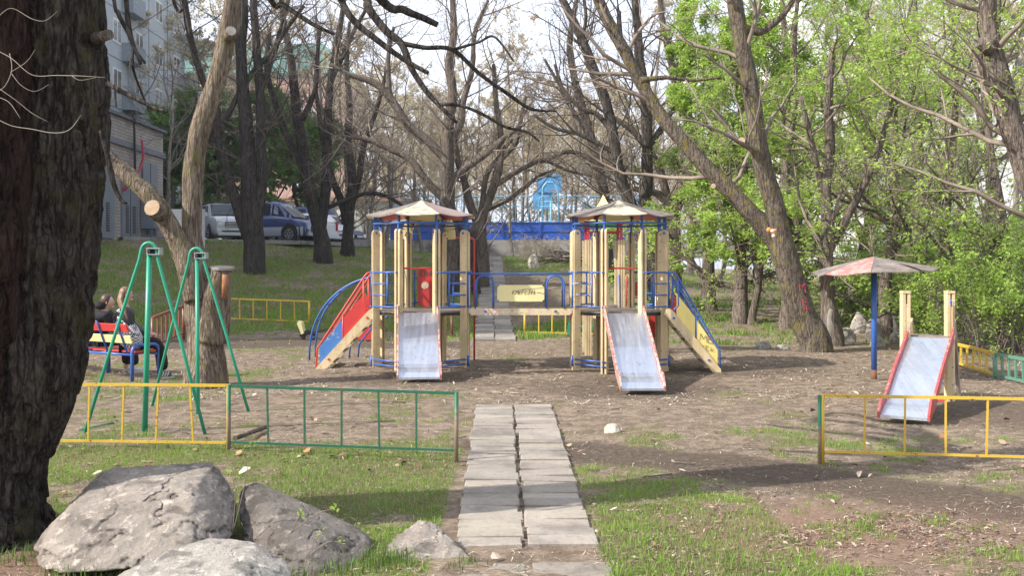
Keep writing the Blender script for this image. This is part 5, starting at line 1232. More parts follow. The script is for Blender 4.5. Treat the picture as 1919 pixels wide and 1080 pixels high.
b=NB(); b.bar(sq(-.25,.16,.785),sq(.25,.16,.785),.36,.04); b.bar(sq(-.24,-.03,.79),sq(.24,-.03,.79),.03,.05); b.obj('deck',M['dirtwood'],SD)
for x in (-.25,.25):
    b=NB(); b.bar(sq(x,.34,.98),sq(x,.80,-.03),.035,.11); b.obj('stringer',M['dirtwood'] if x>0 else M['postd'],SD)
    b=NB(); b.tube([sq(x,.05,1.24),sq(x,.14,1.16),sq(x,.30,.82)],.013,8); b.obj('handrail',M['blue'],SD)
b=NB(); b.prism([(0,.84),(.22,.84),(.12,1.12),(0,1.22)],sq(.27,.05,0),Fd,(0,0,1),Sd,.012); b.obj('side_panel',M['postd'],SD)
for q in range(4):
    t=(q+.7)/4.6; b=NB(); b.bar(sq(-.24,.40+.40*t,.84-.84*t),sq(.24,.40+.40*t,.84-.84*t),.10,.024); b.obj('step',M['blue'],SD)
b=NB(); b.tube([(SX-.0,12.1,.02),(SX+.27,12.1,.02),(SX+.27,12.1,.25)],.015,8); b.tube([(SX-.27,12.1,.02),(SX,12.1,.02)],.015,8); b.obj('ground_bar',M['red'],SD)
# ================================================= low fences
def fence(label,pts,h0,h1,nb_,mat,postends=(1,1),w=.024,foot=True,postmat=None,name='fence_section',cat='fence',group=None):
    "pts two ends (x,y,zground); rails at heights h0,h1"
    a=np.array(pts[0],float); c=np.array(pts[1],float); root=thing(name,label,cat,tuple(a),group)
    up=np.array([0,0,1.]); d=(c-a)/np.linalg.norm(c-a)
    b=NB(); b.bar(a+up*h1,c+up*h1,w*.9,w); b.obj('top_rail',mat,root)
    b=NB(); b.bar(a+up*h0,c+up*h0,w*.8,w*.8); b.obj('bottom_rail',mat,root)
    L=np.linalg.norm(c-a)
    for q in range(1,nb_):
        p=a+(c-a)*q/nb_; jt=d*rng.normal(0,.006); b=NB(); b.bar(p+up*h0+jt,p+up*(h1-w*.4)-jt,w*.62,w*.62,d); b.obj('bar',mat,root)
    for q,(p,on) in enumerate(((a,postends[0]),(c,postends[1]))):
        if on:
            b=NB(); sgn=-1 if q==0 else 1; b.tube([p+up*-.08+d*sgn*.02,p+up*(h1+.012)+d*sgn*.02],w*.72,12); b.obj('post',postmat or mat,root)
    return root
def gp(px,Y): x=(px-959.5)*Y/F; return (x,Y)
def ge(px,Y,top): x=(px-959.5)*Y/F; return x,Y,HC+(HY-top)*Y/F
# front left: yellow then green
zt=.595
a=ge(40,8.75,720); b_=ge(424,8.60,723)
fence('yellow low fence section in front of the green swing frames',[(a[0],a[1],a[2]-.53),(b_[0],b_[1],b_[2]-.53)],.035,.53,6,M['yel'],(1,1))
a=ge(433,8.58,724); b_=ge(851,8.43,733)
pm,nt_,bs=newmat('green post rusting to brown below')
tc=nd(nt_,'ShaderNodeTexCoord'); sz=nd(nt_,'ShaderNodeSeparateXYZ'); nt_.links.new(tc.outputs['Object'],sz.inputs[0]); ad=nd(nt_,'ShaderNodeMath',operation='ADD'); nt_.links.new(sz.outputs[2],ad.inputs[0]); nn_=noise(nt_,14,5,.7); mu=nd(nt_,'ShaderNodeMath',operation='MULTIPLY'); mu.inputs[1].default_value=.35; nt_.links.new(nn_,mu.inputs[0]); nt_.links.new(mu.outputs[0],ad.inputs[1])
nt_.links.new(ramp(nt_,ad.outputs[0],[(.44,(.24,.17,.115)),(.52,(.015,.13,.06))]),bs.inputs['Base Color']); bs.inputs['Roughness'].default_value=.55
fence('dark green low fence section ending beside the slab path',[(a[0],a[1],a[2]-.53),(b_[0],b_[1],b_[2]-.55)],.045,.53,6,M['green'],(1,1),postmat=pm)
# front right yellow with green post
a=ge(1546,8.32,742); b_=ge(2090,7.9,751)
fence('yellow low fence section in front of the single slide',[(a[0],a[1],a[2]-.53),(b_[0],b_[1],b_[2]-.53)],.062,.53,7,M['yel'],(1,0),postmat=M['yel'])
b=NB(); x,y=gp(1537,8.33); b.tube([(x,y,gs(x,y)-.05),(x,y,.575)],.021,12); b.obj('fence_post',pm,None,(x,y,0),'green and rust brown post beside the yellow fence end','post')
# rear ones
def rf(label,px0,Y0,px1,Y1,h,n,mat,ends=(1,1),tilt=0):
    x0,y0=gp(px0,Y0); x1,y1=gp(px1,Y1); return fence(label,[(x0,y0,gs(x0,y0)),(x1,y1,gs(x1,y1)+tilt)],.06,h,n,mat,ends,w=.045)
rf('yellow fence section on the foot of the slope behind the cut stump',424,27.2,578,26.6,.60,6,M['yel'])
rf('short yellow fence section seen beneath the bridge',985,24.0,1085,23.6,.56,4,M['yel'])
rf('yellow fence section seen between the right tower posts',1086,23.6,1190,23.2,.52,3,M['yel'],(0,1))
rf('rusty red fence section leaning behind the bench',287,19.8,343,20.6,.62,7,M['rustred'],(1,1),.22)
rf('rusty red low fence rail behind the left tower legs',745,23.6,845,23.4,.5,2,M['rustred'])
rf('faded yellow fence section receding behind the single slide',1790,16.6,1862,14.9,.37,6,M['yel'],(1,0))
rf('faded green and blue fence section at the right edge',1866,14.8,1990,13.0,.37,9,M['greenb'],(1,1))
b=NB(); x,y=gp(152,17.5); b.tube([(x,y,-.05),(x+.02,y,.72)],.03,8); b.bar((x-.5,y,.05),(x,y,.10),.03,.03); b.obj('fence_post',M['green'],None,(x,y,0),'dark green stake beside the big trunk behind the benches','post')
# ================================================= swing frames (no seats left)
def swing(label,pxa,Ya,ztop,legs,pole,hw):
    x,_,_=P(pxa,0,Ya); root=thing('swing_frame',label,'swing frame',(x,Ya,gs(x,Ya)))
    apex=np.array([x,Ya,ztop]); l=np.array(legs[0]); r=np.array(legs[1])
    dx=.075; pts=[l]
    e0=apex+np.array([-dx*1.0,0,-.11]); e1=apex+np.array([dx*1.0,0,-.11])
    pts=[l,l+(e0-l)*.5,l+(e0-l)*.97]+[apex+np.array([-dx*math.cos(a),0,-.085+.085*math.sin(a)]) for a in np.linspace(.2,PI-.2,7)]+[r+(e1-r)*.97,r+(e1-r)*.5,r]
    pts[0]=l-np.array([0,0,.05]); pts[-1]=r-np.array([0,0,.05])
    b=NB(); b.tube(pts,.0165,10); b.obj('hoop_leg',M['greens'],root)
    b=NB(); b.tube([apex+(0,.02,-.07),np.array(pole)-(0,0,.05)],.027 if hw else .022,12); b.obj('pole',M['greens'],root)
    b=NB(); c=apex+np.array([.02,.02,-.055])
    b.box(c+np.array([.03,0,0]),(.13,.10,.012),mi=0); b.box(c+np.array([.03,.0,-.06]),(.13,.10,.010)); b.box(c+np.array([.03,.05,-.03]),(.13,.01,.07)); b.box(c+np.array([-.03,0,-.03]),(.012,.09,.05)); b.box(c+np.array([.085,0,-.03]),(.012,.09,.05)); b.disc(c+np.array([-.01,-.03,-.03]),(0,1,0),.017,.05,12,1); 
    b.obj('bearing_bracket',[M['grey'],M['dark']],root); return root
def gpt(px,py,Y): x,_,_=P(px,0,Y); return (x,Y,gs(x,Y))
swing('nearer left green swing frame with bent tube legs and empty bracket',279,9.75,1.885,(gpt(156,820,9.65),gpt(387,822,9.60)),gpt(271,822,9.72),True)
swing('farther right green swing frame standing before the pruned tree',368,11.25,1.86,(gpt(283,768,11.5),gpt(468,776,11.15)),gpt(371,786,10.95),False)
b=NB(); b.tube([P(440,822,9.0)[:2]+(gs(-2.5,9)+.03,),P(498,786,9.9)[:2]+(gs(-2.4,9.9)+.04,)],.022,8); b.obj('fallen_branch',M['bark_mid'],None,(-2.45,9.4,0),'short fallen branch behind the green fence section','branch')
b=NB(); b.tube([P(150,815,9.8)[:2]+(.03,),P(212,800,10.2)[:2]+(.035,)],.022,8); b.obj('fallen_branch',M['green'],None,(-4.2,10,0),'mossy green stick near the left swing foot','branch')
# ================================================= benches
Fv=np.array([.54,.84,0]); Sv=np.array([-.84,.54,0])
def bench(label,o,L,worn=0):
    o=np.array([o[0],o[1],gs(o[0],o[1])]); root=thing('bench',label,'bench',tuple(o)); up=np.array([0,0,1.])
    def q(s,f,z): return o+Sv*s+Fv*f+up*z
    for s in (0,L):
        b=NB(); r=.10; pts=[q(s,0,-.06),q(s,0,.42-.0)]+[q(s,.10-.10*math.cos(a),.42+.10*math.sin(a)) for a in np.linspace(.3,PI/2,4)]+[q(s,.36+.10*math.sin(a),.42+.10*math.cos(a)) for a in np.linspace(0.0,PI/2,5)]+[q(s,.46,-.06)]
        b.tube(pts,.026,10); b.obj('hoop_leg',M['blue'],root)
    for s in (L*.12,L*.5,L*.88):
        b=NB(); b.tube([q(s,.42,.40),q(s,.12,.38),q(s,.02,.42),q(s,-.12,.78),q(s,-.16,.86)],.016,8); b.obj('support_tube',M['blue'],root)
    b=NB(); b.tube([q(0,.02,.38),q(L,.02,.38)],.018,8); b.tube([q(0,.42,.38),q(L,.42,.38)],.018,8); b.obj('frame_rail',M['blue'],root)
    for f,mt in ((.10,'redp'),(.22,'dirtwood'),(.34,'redp')):
        b=NB(); b.bar(q(-.03,f,.425),q(L+.03,f,.425),.10,.026); b.obj('seat_board',M[mt],root)
    bn=np.array(Fv)*.93+up*.36
    for z,f,mt in ((.78,-.10,'redp'),(.61,-.035,'yels')):
        b=NB(); b.bar(q(-.03,f,z),q(L+.03,f,z),.024,.115,up*.93-Fv*-.0-Fv*.36*1.0+0*bn); b.obj('back_board',M[mt],root)
    return root
bench('nearer red and yellow bench on blue tube legs with a checked bag on it',(-5.50,14.42),1.22)
bench('farther red and yellow bench on blue tube legs behind the big trunk',(-6.62,15.35),1.3)
# ================================================= people
def skinmesh(verts,edges,name,mat,parent,sub=2,root=0,loc=None,sm=True):
    "verts rows x,y,z,rx[,ry]; one continuous skinned surface"
    off=WO[parent.name]; me=bpy.data.meshes.new(name+'_cage')
    me.from_pydata([(v[0]-off[0],v[1]-off[1],v[2]-off[2]) for v in verts],edges,[])
    o=bpy.data.objects.new(name+'_tmp',me); COL.objects.link(o)
    m=o.modifiers.new('Skin','SKIN'); m.use_smooth_shade=True
    for i,v in enumerate(verts):
        s=me.skin_vertices[0].data[i]; s.radius=(v[3],v[4] if len(v)>4 else v[3]); s.use_root=(i==root)
    k=o.modifiers.new('Sub','SUBSURF'); k.levels=sub; k.render_levels=sub
    dg=bpy.context.evaluated_depsgraph_get(); dg.update(); me2=bpy.data.meshes.new_from_object(o.evaluated_get(dg)); me2.name=name
    bpy.data.objects.remove(o); me2.materials.clear(); me2.materials.append(mat)
    o2=bpy.data.objects.new(name,me2); _link(o2,parent,WO[parent.name]); return o2
SKIN=plain('skin',(.62,.38,.29),.55,0,.05,8,.3)
def fabric(name,c,rough=.85,sc=30): m=plain(name,c,rough,0,.2,sc,.2); return m
JK,ntj,bj=newmat('shiny black quilted jacket'); bj.inputs['Base Color'].default_value=(.012,.013,.015,1); bj.inputs['Roughness'].default_value=.32; bump(ntj,bj,noise(ntj,16,4,.6),.6,.02)
def hairm(name,c,c2):
    m,nt,b=newmat(name); n=noise(nt,40,4,.6,stretch=(1,1,.08)); nt.links.new(ramp(nt,n,[(.3,c),(.7,c2)]),b.inputs['Base Color']); b.inputs['Roughness'].default_value=.5; bump(nt,b,n,.5,.01); return m
def frame(o,fw,yawoff=0):
    fw=np.array(fw,float); fw/=np.linalg.norm(fw); up=np.array([0,0,1.]); rt=np.cross(fw,up)
    return lambda r,f,z:(o[0]+rt[0]*r+fw[0]*f, o[1]+rt[1]*r+fw[1]*f, o[2]+z)
def head(q,c,par,tilt,hairmat,long_,seed,fwd,skin_o=True):
    pass
def person(label,o,fw,blonde,lean,zs=1):
    o=np.array([o[0],o[1],gs(o[0],o[1])]); root=thing('person',label,'person',tuple(o)); q=frame(o,fw)
    def v(r,f,z,a,b=None):
        if z>.6: z=.6+(z-.6)*zs
        p=q(r,f,z); return [p[0],p[1],p[2],a,b if b else a]
    lf,lr=lean
    V_=[];E=[]
    def add(p,par=None): V_.append(p); i=len(V_)-1; (E.append((par,i)) if par is not None else None); return i
    pel=add(v(0,.02,.52,.13,.10)); w=add(v(lr*.2,lf*.25,.68,.115,.09),pel); ch=add(v(lr*.5,lf*.6,.90,.125,.095),w); sh=add(v(lr*.75,lf*.9,1.03,.10,.075),ch)
    nk=add(v(lr*.85,lf,1.10,.05),sh); hd0=add(v(lr*.9,lf+.015,1.16,.062,.066),nk); hd1=add(v(lr*.95,lf+.03,1.235,.076,.088),hd0); hd2=add(v(lr,lf+.015,1.30,.062,.07),hd1)
    hands=[]
    for s in (-1,1):
        a=add(v(lr*.7+s*.15,lf*.9,1.00,.05),sh); e=add(v(lr*.4+s*.22,lf*.9+.10,.78,.04),a); wr=add(v(s*.10+.02,lf+.34,.66,.026),e); pm=add(v(s*.05+.02,lf+.39,.65,.030,.018),wr); 
        for k in range(4): 
            f1=add(v(s*.05+.02+(k-1.5)*.017,lf+.425,.65,.0085),pm); f2=add(v(s*.04+.02+(k-1.5)*.016,lf+.45+.004*(k in(1,2)),.635,.008),f1); add(v(s*.035+.02+(k-1.5)*.015,lf+.455,.615,.007),f2)
        t1=add(v(s*.05-s*.02+.01,lf+.41,.665,.010),pm); add(v(s*.05-s*.04+.01,lf+.43,.665,.008),t1)
        h=add(v(s*.09,.04,.50,.085),pel); k=add(v(s*.10+.0,.46,.53,.062),h); cf=add(v(s*.10,.50,.30,.052),k); an=add(v(s*.11,.53,.09,.036),cf); he=add(v(s*.11,.52,.045,.036,.03),an); add(v(s*.125,.66,.035,.036,.025),he)
    body=skinmesh(V_,E,'body',SKIN,root,2,pel)
    # jacket
    V_=[];E=[]
    b0=add(v(0,.01,.50,.17,.145)); b1=add(v(lr*.25,lf*.25,.66,.165,.135),b0); b2=add(v(lr*.5,lf*.6,.88,.175,.135),b1); b3=add(v(lr*.75,lf*.9,1.02,.155,.12),b2); b4=add(v(lr*.8,lf*.9,1.085,.10,.10),b3)
    for s in (-1,1):
        a=add(v(lr*.7+s*.155,lf*.9,.99,.095),b3); a2=add(v(lr*.5+s*.21,lf*.9+.04,.87,.085),a); e=add(v(lr*.4+s*.22,lf*.9+.10,.77,.076),a2); m_=add(v(s*.17+.01,lf*.95+.22,.70,.064),e); add(v(s*.115+.02,lf+.315,.665,.043),m_)
    skinmesh(V_,E,'jacket',JK,root,2,b0) if blonde else skinmesh(V_,E,'jacket',fabric('black hooded coat',(.02,.02,.024)),root,2,b0)
    # trousers
    V_=[];E=[]
    p0=add(v(0,.02,.51,.155,.12)); 
    for s in (-1,1):
        h=add(v(s*.09,.07,.505,.10),p0); h2=add(v(s*.10,.28,.52,.088),h); k=add(v(s*.10,.48,.525,.090),h2); c1=add(v(s*.10,.53,.36,.088),k); add(v(s*.11,.56,.10,.10,.09),c1)
    skinmesh(V_,E,'trousers',fabric('black trousers',(.012,.011,.013)),root,2,p0)
    for s in (-1,1):
        V_=[];E=[]
        a=add(v(s*.11,.50,.045,.045,.042)); c_=add(v(s*.117,.58,.045,.046,.036),a); add(v(s*.127,.69,.032,.042,.028),c_)
        sh_=skinmesh(V_,E,'shoe',plain('dark brown sports shoe',(.07,.04,.035),.5) if blonde else plain('white shoe',(.6,.6,.6),.5),root,2,a)
        b=NB(); c1=q(s*.11,.485,.008); c2=q(s*.13,.72,.008); b.bar(c1,c2,.085,.022); b.obj('sole',plain('pale sole',(.6,.57,.52),.6),sh_)
        b=NB(); 
        for t in range(3): 
            p1=q(s*.115+.052,.55+.035*t,.03); p2=q(s*.115+.040,.575+.035*t,.085); b.bar(p1,p2,.012,.012)
        if blonde: b.obj('stripe',WCH,sh_)
    # face features on the head (mostly turned away)
    hc=np.array(q(lr*.97,lf+.03,.6+.65*zs))
    fz=np.array(fw,float); fz=np.array([fz[0],fz[1],0]); fz/=np.linalg.norm(fz); 
    turn=(R(0) if blonde else R(-40)); ca,sa=math.cos(turn),math.sin(turn); fz=np.array([fz[0]*ca-fz[1]*sa,fz[0]*sa+fz[1]*ca,0]); rt_=np.cross(fz,(0,0,1.))
    b=NB(); b.ball(hc+fz*.01+np.array([0,0,.0]),(.074,.074,.095),14); b.ball(hc+fz*.083+np.array([0,0,-.012]),(.013,.013,.02),8)
    for s in (-1,1): b.ball(hc+rt_*s*.076+np.array([0,0,-.008])-fz*.005,(.012,.014,.028),8)
    b.ball(hc+fz*.06+np.array([0,0,-.075]),(.03,.03,.02),8)
    hd=b.obj('head',SKIN,root)
    b=NB()
    for s in (-1,1): b.ball(hc+fz*.074+rt_*s*.028+np.array([0,0,.010]),(.010,.010,.006),8)
    b.obj('eye',plain('eye',(.05,.04,.035),.3),hd)
    b=NB(); b.ball(hc+fz*.076+np.array([0,0,-.045]),(.016,.012,.006),8); b.obj('mouth',plain('lips',(.45,.16,.15),.5),hd)
    if blonde:
        hm=hairm('long light brown hair',(.10,.052,.025),(.25,.14,.07)); b=NB(); c=hc-fz*.022+np.array([0,0,.018])
        b.ball(c,(.087,.087,.102),18)
        for k in range(9):
            a=-1.2+2.4*k/8; st=c-fz*.05*math.cos(a)+rt_*.075*math.sin(a); w_=.5+.5*math.sin(k*2.1)
            b.tube([st+np.array([0,0,.02]),st+np.array([0,0,-.10])-fz*.03,st+np.array([0,0,-.22])+fz*.01+rt_*.11,st+np.array([0,0,-.36-.03*w_])+fz*.06+rt_*.165,st+np.array([0,0,-.54-.05*w_])+fz*.10+rt_*.175],[.034,.036,.032,.024,.006],8)
        b.obj('hair',hm,root)
    else:
        hm=hairm('dark brown tied hair',(.035,.018,.012),(.10,.05,.03)); b=NB(); b.ball(hc-fz*.028+np.array([0,0,.022]),(.091,.091,.104),18); b.ball(hc-fz*.118+np.array([0,0,-.035]),(.04,.04,.04),10); 
        b.tube([hc-fz*.105+np.array([0,0,-.04]),hc-fz*.12+np.array([0,0,-.10]),hc-fz*.10+np.array([0,0,-.15])],[.028,.024,.008],8); b.obj('hair',hm,root)
        b=NB(); b.tube([np.array(q(lr*.8-.09,lf-.06,1.06)),np.array(q(lr*.8,lf-.12,1.075)),np.array(q(lr*.8+.09,lf-.06,1.06))],[.045,.06,.045],10); b.obj('hood',fabric('black hood',(.02,.02,.023)),root)
    return root
person('person with long light brown hair in a shiny black jacket sitting on the bench',(-5.78,14.80),(.95,.31,0),True,(.02,.04))
person('person with dark tied back hair and black hooded coat leaning towards the neighbour',(-6.42,15.35),(.70,.71,0),False,(.10,.16),.80)
# checked bag
bm_,ntb,bb_=newmat('black and white checked cloth'); tcb=nd(ntb,'ShaderNodeTexCoord'); ck=nd(ntb,'ShaderNodeTexChecker'); ck.inputs['Scale'].default_value=46; ck.inputs[1].default_value=(.75,.75,.77,1); ck.inputs[2].default_value=(.012,.012,.014,1); ntb.links.new(tcb.outputs['Object'],ck.inputs[0]); ntb.links.new(ck.outputs[0],bb_.inputs['Base Color']); bb_.inputs['Roughness'].default_value=.8
bo=np.array([-5.62,14.62,gs(-5.6,14.6)]); root=thing('bag','black and white checked cloth bag leaning on the near bench seat','bag',tuple(bo))
b=NB(); b.ball((0,0,0),1,20); v=b.v[0]; v=v*np.array([.19,.12,.21]); v[:,2]+=np.where(v[:,2]>0,.03*np.sin(v[:,0]*14),0); v=v*(1+.12*(fbm(v,9,3,4)-.5)[:,None]*2); v[:,0]+=-.25*v[:,2]; b.v[0]=v+bo+np.array([0,0,.64]); b.obj('bag_body',bm_,root)
b=NB(); b.tube([bo+np.array([-.16,-.05,.80]),bo+np.array([-.12,-.12,.93]),bo+np.array([.0,-.08,.80]),bo+np.array([.10,-.10,.66])],.016,8); b.obj('strap',bm_,root)
# soft toy wedged in the fork
b=NB(); c=np.array(P(1446,437,18.75)); b.ball(c+np.array([-.05,0,.06]),(.05,.04,.05),10,0); b.ball(c+np.array([.01,-.02,.04]),(.045,.04,.035),10,1); b.ball(c+np.array([.04,0,0]),(.05,.04,.045),10,0); b.ball(c+np.array([.03,-.02,-.055]),(.035,.035,.035),10,1); b.ball(c+np.array([.065,-.01,.05]),(.03,.03,.03),8,0)
b.obj('soft_toy',[plain('orange plush',(.75,.26,.06),.9),plain('white plush',(.75,.68,.58),.9)],None,tuple(c),'small orange and white soft toy wedged in the tree fork','toy')
# ================================================= cars
GL,ntg,bg=newmat('tinted car glass'); bg.inputs['Base Color'].default_value=(.03,.04,.05,1); bg.inputs['Roughness'].default_value=.1; bg.inputs['Specular IOR Level'].default_value=.22
def carpaint(name,c,metal=.5): 
    m,nt,b=newmat(name); b.inputs['Base Color'].default_value=(*c,1); b.inputs['Metallic'].default_value=metal; b.inputs['Roughness'].default_value=.32; b.inputs['Coat Weight'].default_value=.6; b.inputs['Coat Roughness'].default_value=.08; return m
LAMP=plain('headlamp lens',(.62,.64,.66),.15,.3); TAIL=plain('red tail lamp',(.45,.015,.015),.2); CHR=plain('chrome trim',(.6,.6,.62),.2,.9); BLK=plain('black plastic trim',(.018,.018,.02),.55); TYR=plain('tyre rubber',(.022,.022,.023),.85); PLATE=plain('licence plate',(.62,.62,.6),.5)
def car(label,paintm,L,W,prof,ws,rw,grille,loc,rz,lower=None,rack=False,kind='van',cat='car',sc=1,plate=True):
    """prof: stations along x (front +): (x, zbelt, ztop or None, halfwidth factor); built in local coords"""
    root=thing('parked_car',label,cat,(0,0,0)); z0=.26; hw=W/2
    def ring(x,zb,zt,wf):
        w=hw*wf; g=[(w*.90,z0),(w*.985,z0+.16),(w,z0+.42),(w*.985,zb-.07),(w*.93,zb)]
        tw=w*.74
        if zt>zb+.05: g+=[(w*.90,zb+.02),(tw+.03,zt-.06),(tw-.05,zt-.005),(tw*.5,zt+.02),(0,zt+.025)]
        else: g+=[(w*.86,zb+.02),(w*.7,zb+.03),(w*.5,zb+.04),(w*.25,zb+.045),(0,zb+.045)]
        return g
    pts=[];n=10
    for (x,zb,zt,wf) in prof:
        g=ring(x,zb,zt,wf); full=[(y,z) for y,z in g]+[(-y,z) for y,z in g[::-1][1:]]; pts+= [(x,y,z) for y,z in full]
    m=2*n-1; b=NB(); N=len(prof)
    fs=[[i*m+j,(i+1)*m+j,(i+1)*m+j+1,i*m+j+1] for i in range(N-1) for j in range(m-1)]+[[i*m+m-1,(i+1)*m+m-1,(i+1)*m,i*m] for i in range(N-1)]
    b.add(pts,np.array(fs),0,True)
    b.add(pts[:m],[list(range(m))],0); b.add(pts[-m:],[list(range(m))[::-1]],0)
    body=b.obj('body',[paintm],root)
    xb,xf=prof[0][0],prof[-1][0]
    def st(x):
        X=[p[0] for p in prof]; return [np.interp(x,X,[p[k] for p in prof]) for k in (1,2,3)]
    def side(x,t,s,out=.006):
        zb,zt,wf=st(x); w=hw*wf; y0,z0_=w*.90,zb+.02; y1,z1=w*.74+.03,zt-.06
        return (x,s*(y0+(y1-y0)*t+out),z0_+(z1-z0_)*t)
    # lower tone
    if lower:
        b=NB(); vs=[];nn=18
        for s in (-1,1):
            vs=[]
            for q in range(nn+1):
                x=xb+.04+(xf-xb-.08)*q/nn; zb,zt,wf=st(x); w=hw*wf
                vs+=[(x,s*(w*.905+.006),z0+.01),(x,s*(w*.985+.006),z0+.16),(x,s*(w+.006),z0+.42)]
            f=[[q*3+j,q*3+j+1,(q+1)*3+j+1,(q+1)*3+j] for q in range(nn) for j in (0,1)]
            b.add(vs,f if s<0 else [g[::-1] for g in f],0,True)
        b.obj('lower_panel',lower,root)
    # side windows
    for s in (-1,1):
        for (xa,xc) in ws:
            b=NB(); v=[side(xa,.12,s),side(xc[0],.12,s),side(xc[1],.92,s),side(xa+.03,.92,s)]; b.add(v,[[0,1,2,3] if s<0 else [3,2,1,0]]); b.obj('window',GL,root)
    # windscreen and rear screen between stations
    (x0,x1)=rw[0]; 
    def cen(x,t): 
        zb,zt,wf=st(x); w=hw*wf; return w*.70,zt
    zb0,zt0,w0=st(x0); zb1,zt1,w1=st(x1)
    b=NB(); d=.022
    v=[(x0+d,hw*w0*.70,zt0+.0),(x0+d,-hw*w0*.70,zt0+.0),(x1+d,-hw*w1*.80,zb1+.10),(x1+d,hw*w1*.80,zb1+.10)]
    mid=[(x0+d*1.0,0,zt0+.035),(x1+d+.05,0,zb1+.11)]
    b.add([v[0],mid[0],mid[1],v[3],v[1],v[2]],[[3,2,1,0],[2,5,4,1]],0,False); b.obj('windscreen',GL,root)
    (x2,x3)=rw[1]; zb2,zt2,w2=st(x2); zb3,zt3,w3=st(x3)
    b=NB(); b.add([(x2-.02,hw*w2*.66,zt2-.05),(x2-.02,-hw*w2*.66,zt2-.05),(x3-.02,-hw*w3*.74,zb3+.10),(x3-.02,hw*w3*.74,zb3+.10)],[[0,1,2,3]]); b.obj('rear_window',GL,root)
    # wheels
    wr=.36 if kind!='small' else .31
    for x in (xf-.85,xb+.78):
        for s in (-1,1):
            zc=wr; y=s*(hw*.99)
            b=NB(); b.disc((x,y+s*.004,zc+.05),(0,1,0),wr+.075,.02,28); b.obj('wheel_arch',BLK,root)
            b=NB(); b.disc((x,y-s*.08+s*.012,zc),(0,1,0),wr,.22,28); w_=b.obj('wheel',TYR,root)
            b=NB(); b.disc((x,y+s*.036,zc),(0,1,0),wr*.66,.02,24,0)
            for k in range(6):
                a=k*PI/3; b.disc((x+math.cos(a)*wr*.42,y+s*.047,zc+math.sin(a)*wr*.42),(0,1,0),wr*.13,.006,10,1)
            b.disc((x,y+s*.048,zc),(0,1,0),wr*.14,.01,12,1); b.obj('rim',[CHR,BLK],w_)
    # front
    zbf=prof[-2][1]; wf=prof[-1][3]*hw
    b=NB(); b.box((xf+.012,0,zbf-.24),(.05,wf*1.05,.24)); b.obj('grille',BLK,root) 
    b=NB()
    for q in range(3): b.box((xf+.04,0,zbf-.17-.07*q),(.02,wf*(1.0 if grille else .7),.026))
    b.obj('grille_bar',CHR if grille else paintm,root)
    for s in (-1,1):
        b=NB(); b.box((xf-.03,s*(wf*.80),zbf-.20),(.14,wf*.40,.17)); b.obj('headlight',LAMP,root)
        b=NB(); b.disc((xf+.05,s*wf*.72,z0+.24),(1,0,0),.06,.03,14); b.obj('fog_lamp',LAMP,root)
        b=NB(); b.box((xb-.012,s*(prof[0][3]*hw*.86),prof[0][1]-.05),(.05,.14,.46)); b.obj('tail_light',TAIL,root)
        xm=x1-.12; b=NB(); b.box((xm,s*(hw+.06),st(xm)[0]+.12),(.13,.18,.18)); b.obj('mirror',paintm,root)
        b=NB(); b.box((xm-.75,s*(hw*1.005),st(xm)[0]-.14),(.16,.02,.03)); b.obj('door_handle',CHR if grille else BLK,root)
    b=NB(); b.box((xf+.03,0,z0+.12),(.16,wf*1.86,.20)); b.obj('bumper',paintm if grille else (lower or paintm),root)
    b=NB(); b.box((xf+.115,0,z0+.20),(.012,wf*1.5,.07)); b.obj('lower_grille',BLK,root)
    b=NB(); b.box((xb-.03,0,z0+.14),(.12,hw*1.7,.22)); b.obj('bumper',lower or paintm,root)
    if plate: b=NB(); b.box((xf+.125,0,z0+.30),(.012,.5,.11)); b.obj('licence_plate',PLATE,root)
    if rack:
        for s in (-1,1): b=NB(); zt=st(0)[1]; b.tube([(xb+.5,s*hw*.62,zt+.01),(xb+.6,s*hw*.62,zt+.09),(.5,s*hw*.62,zt+.09),(.62,s*hw*.62,zt+.02)],.025,8); b.obj('roof_rail',BLK,root)
    root.location=loc; root.rotation_euler=(0,0,rz); root.scale=(sc,)*3; return root
ZP=2.80
suv=[(-2.35,1.0,1.0,.86),(-2.3,1.15,1.50,.95),(-2.1,1.17,1.78,1.),(-1.2,1.18,1.86,1.),(0,1.18,1.86,1.),(.42,1.19,1.80,1.),(.85,1.19,1.50,1.),(1.22,1.18,1.18,1.),(1.7,1.16,1.16,.99),(2.15,1.12,1.12,.95),(2.36,1.02,1.02,.86),(2.42,.8,.8,.80)]
van=[(-2.0,1.0,1.0,.88),(-1.95,1.12,1.60,.96),(-1.8,1.14,1.86,1.),(-.6,1.14,1.93,1.),(.3,1.14,1.90,1.),(.62,1.12,1.72,1.),(1.02,1.10,1.38,1.),(1.38,1.05,1.08,.99),(1.75,.96,.96,.96),(2.0,.86,.86,.88),(2.07,.66,.66,.82)]
hat=[(-1.9,.95,.95,.85),(-1.85,1.0,1.25,.93),(-1.55,1.0,1.48,.98),(-.5,1.0,1.55,1.),(.1,1.0,1.5,1.),(.5,1.0,1.3,1.),(1.0,.98,.99,1.),(1.5,.9,.9,.97),(1.85,.8,.8,.88),(1.93,.6,.6,.82)]
def cp(px,Y): x=(px-959.5)*Y/F; return (x,Y,ZP)
SIL=carpaint('silver car paint',(.56,.58,.61),.25); BLU=carpaint('deep blue car paint',(.04,.065,.19),.2); SILB=carpaint('pale silver blue paint',(.5,.55,.63),.2); WHT=carpaint('white car paint',(.7,.7,.72),.1); NAV=carpaint('navy van paint',(.035,.055,.17),.2); DK=carpaint('dark grey car paint',(.08,.085,.09),.5)
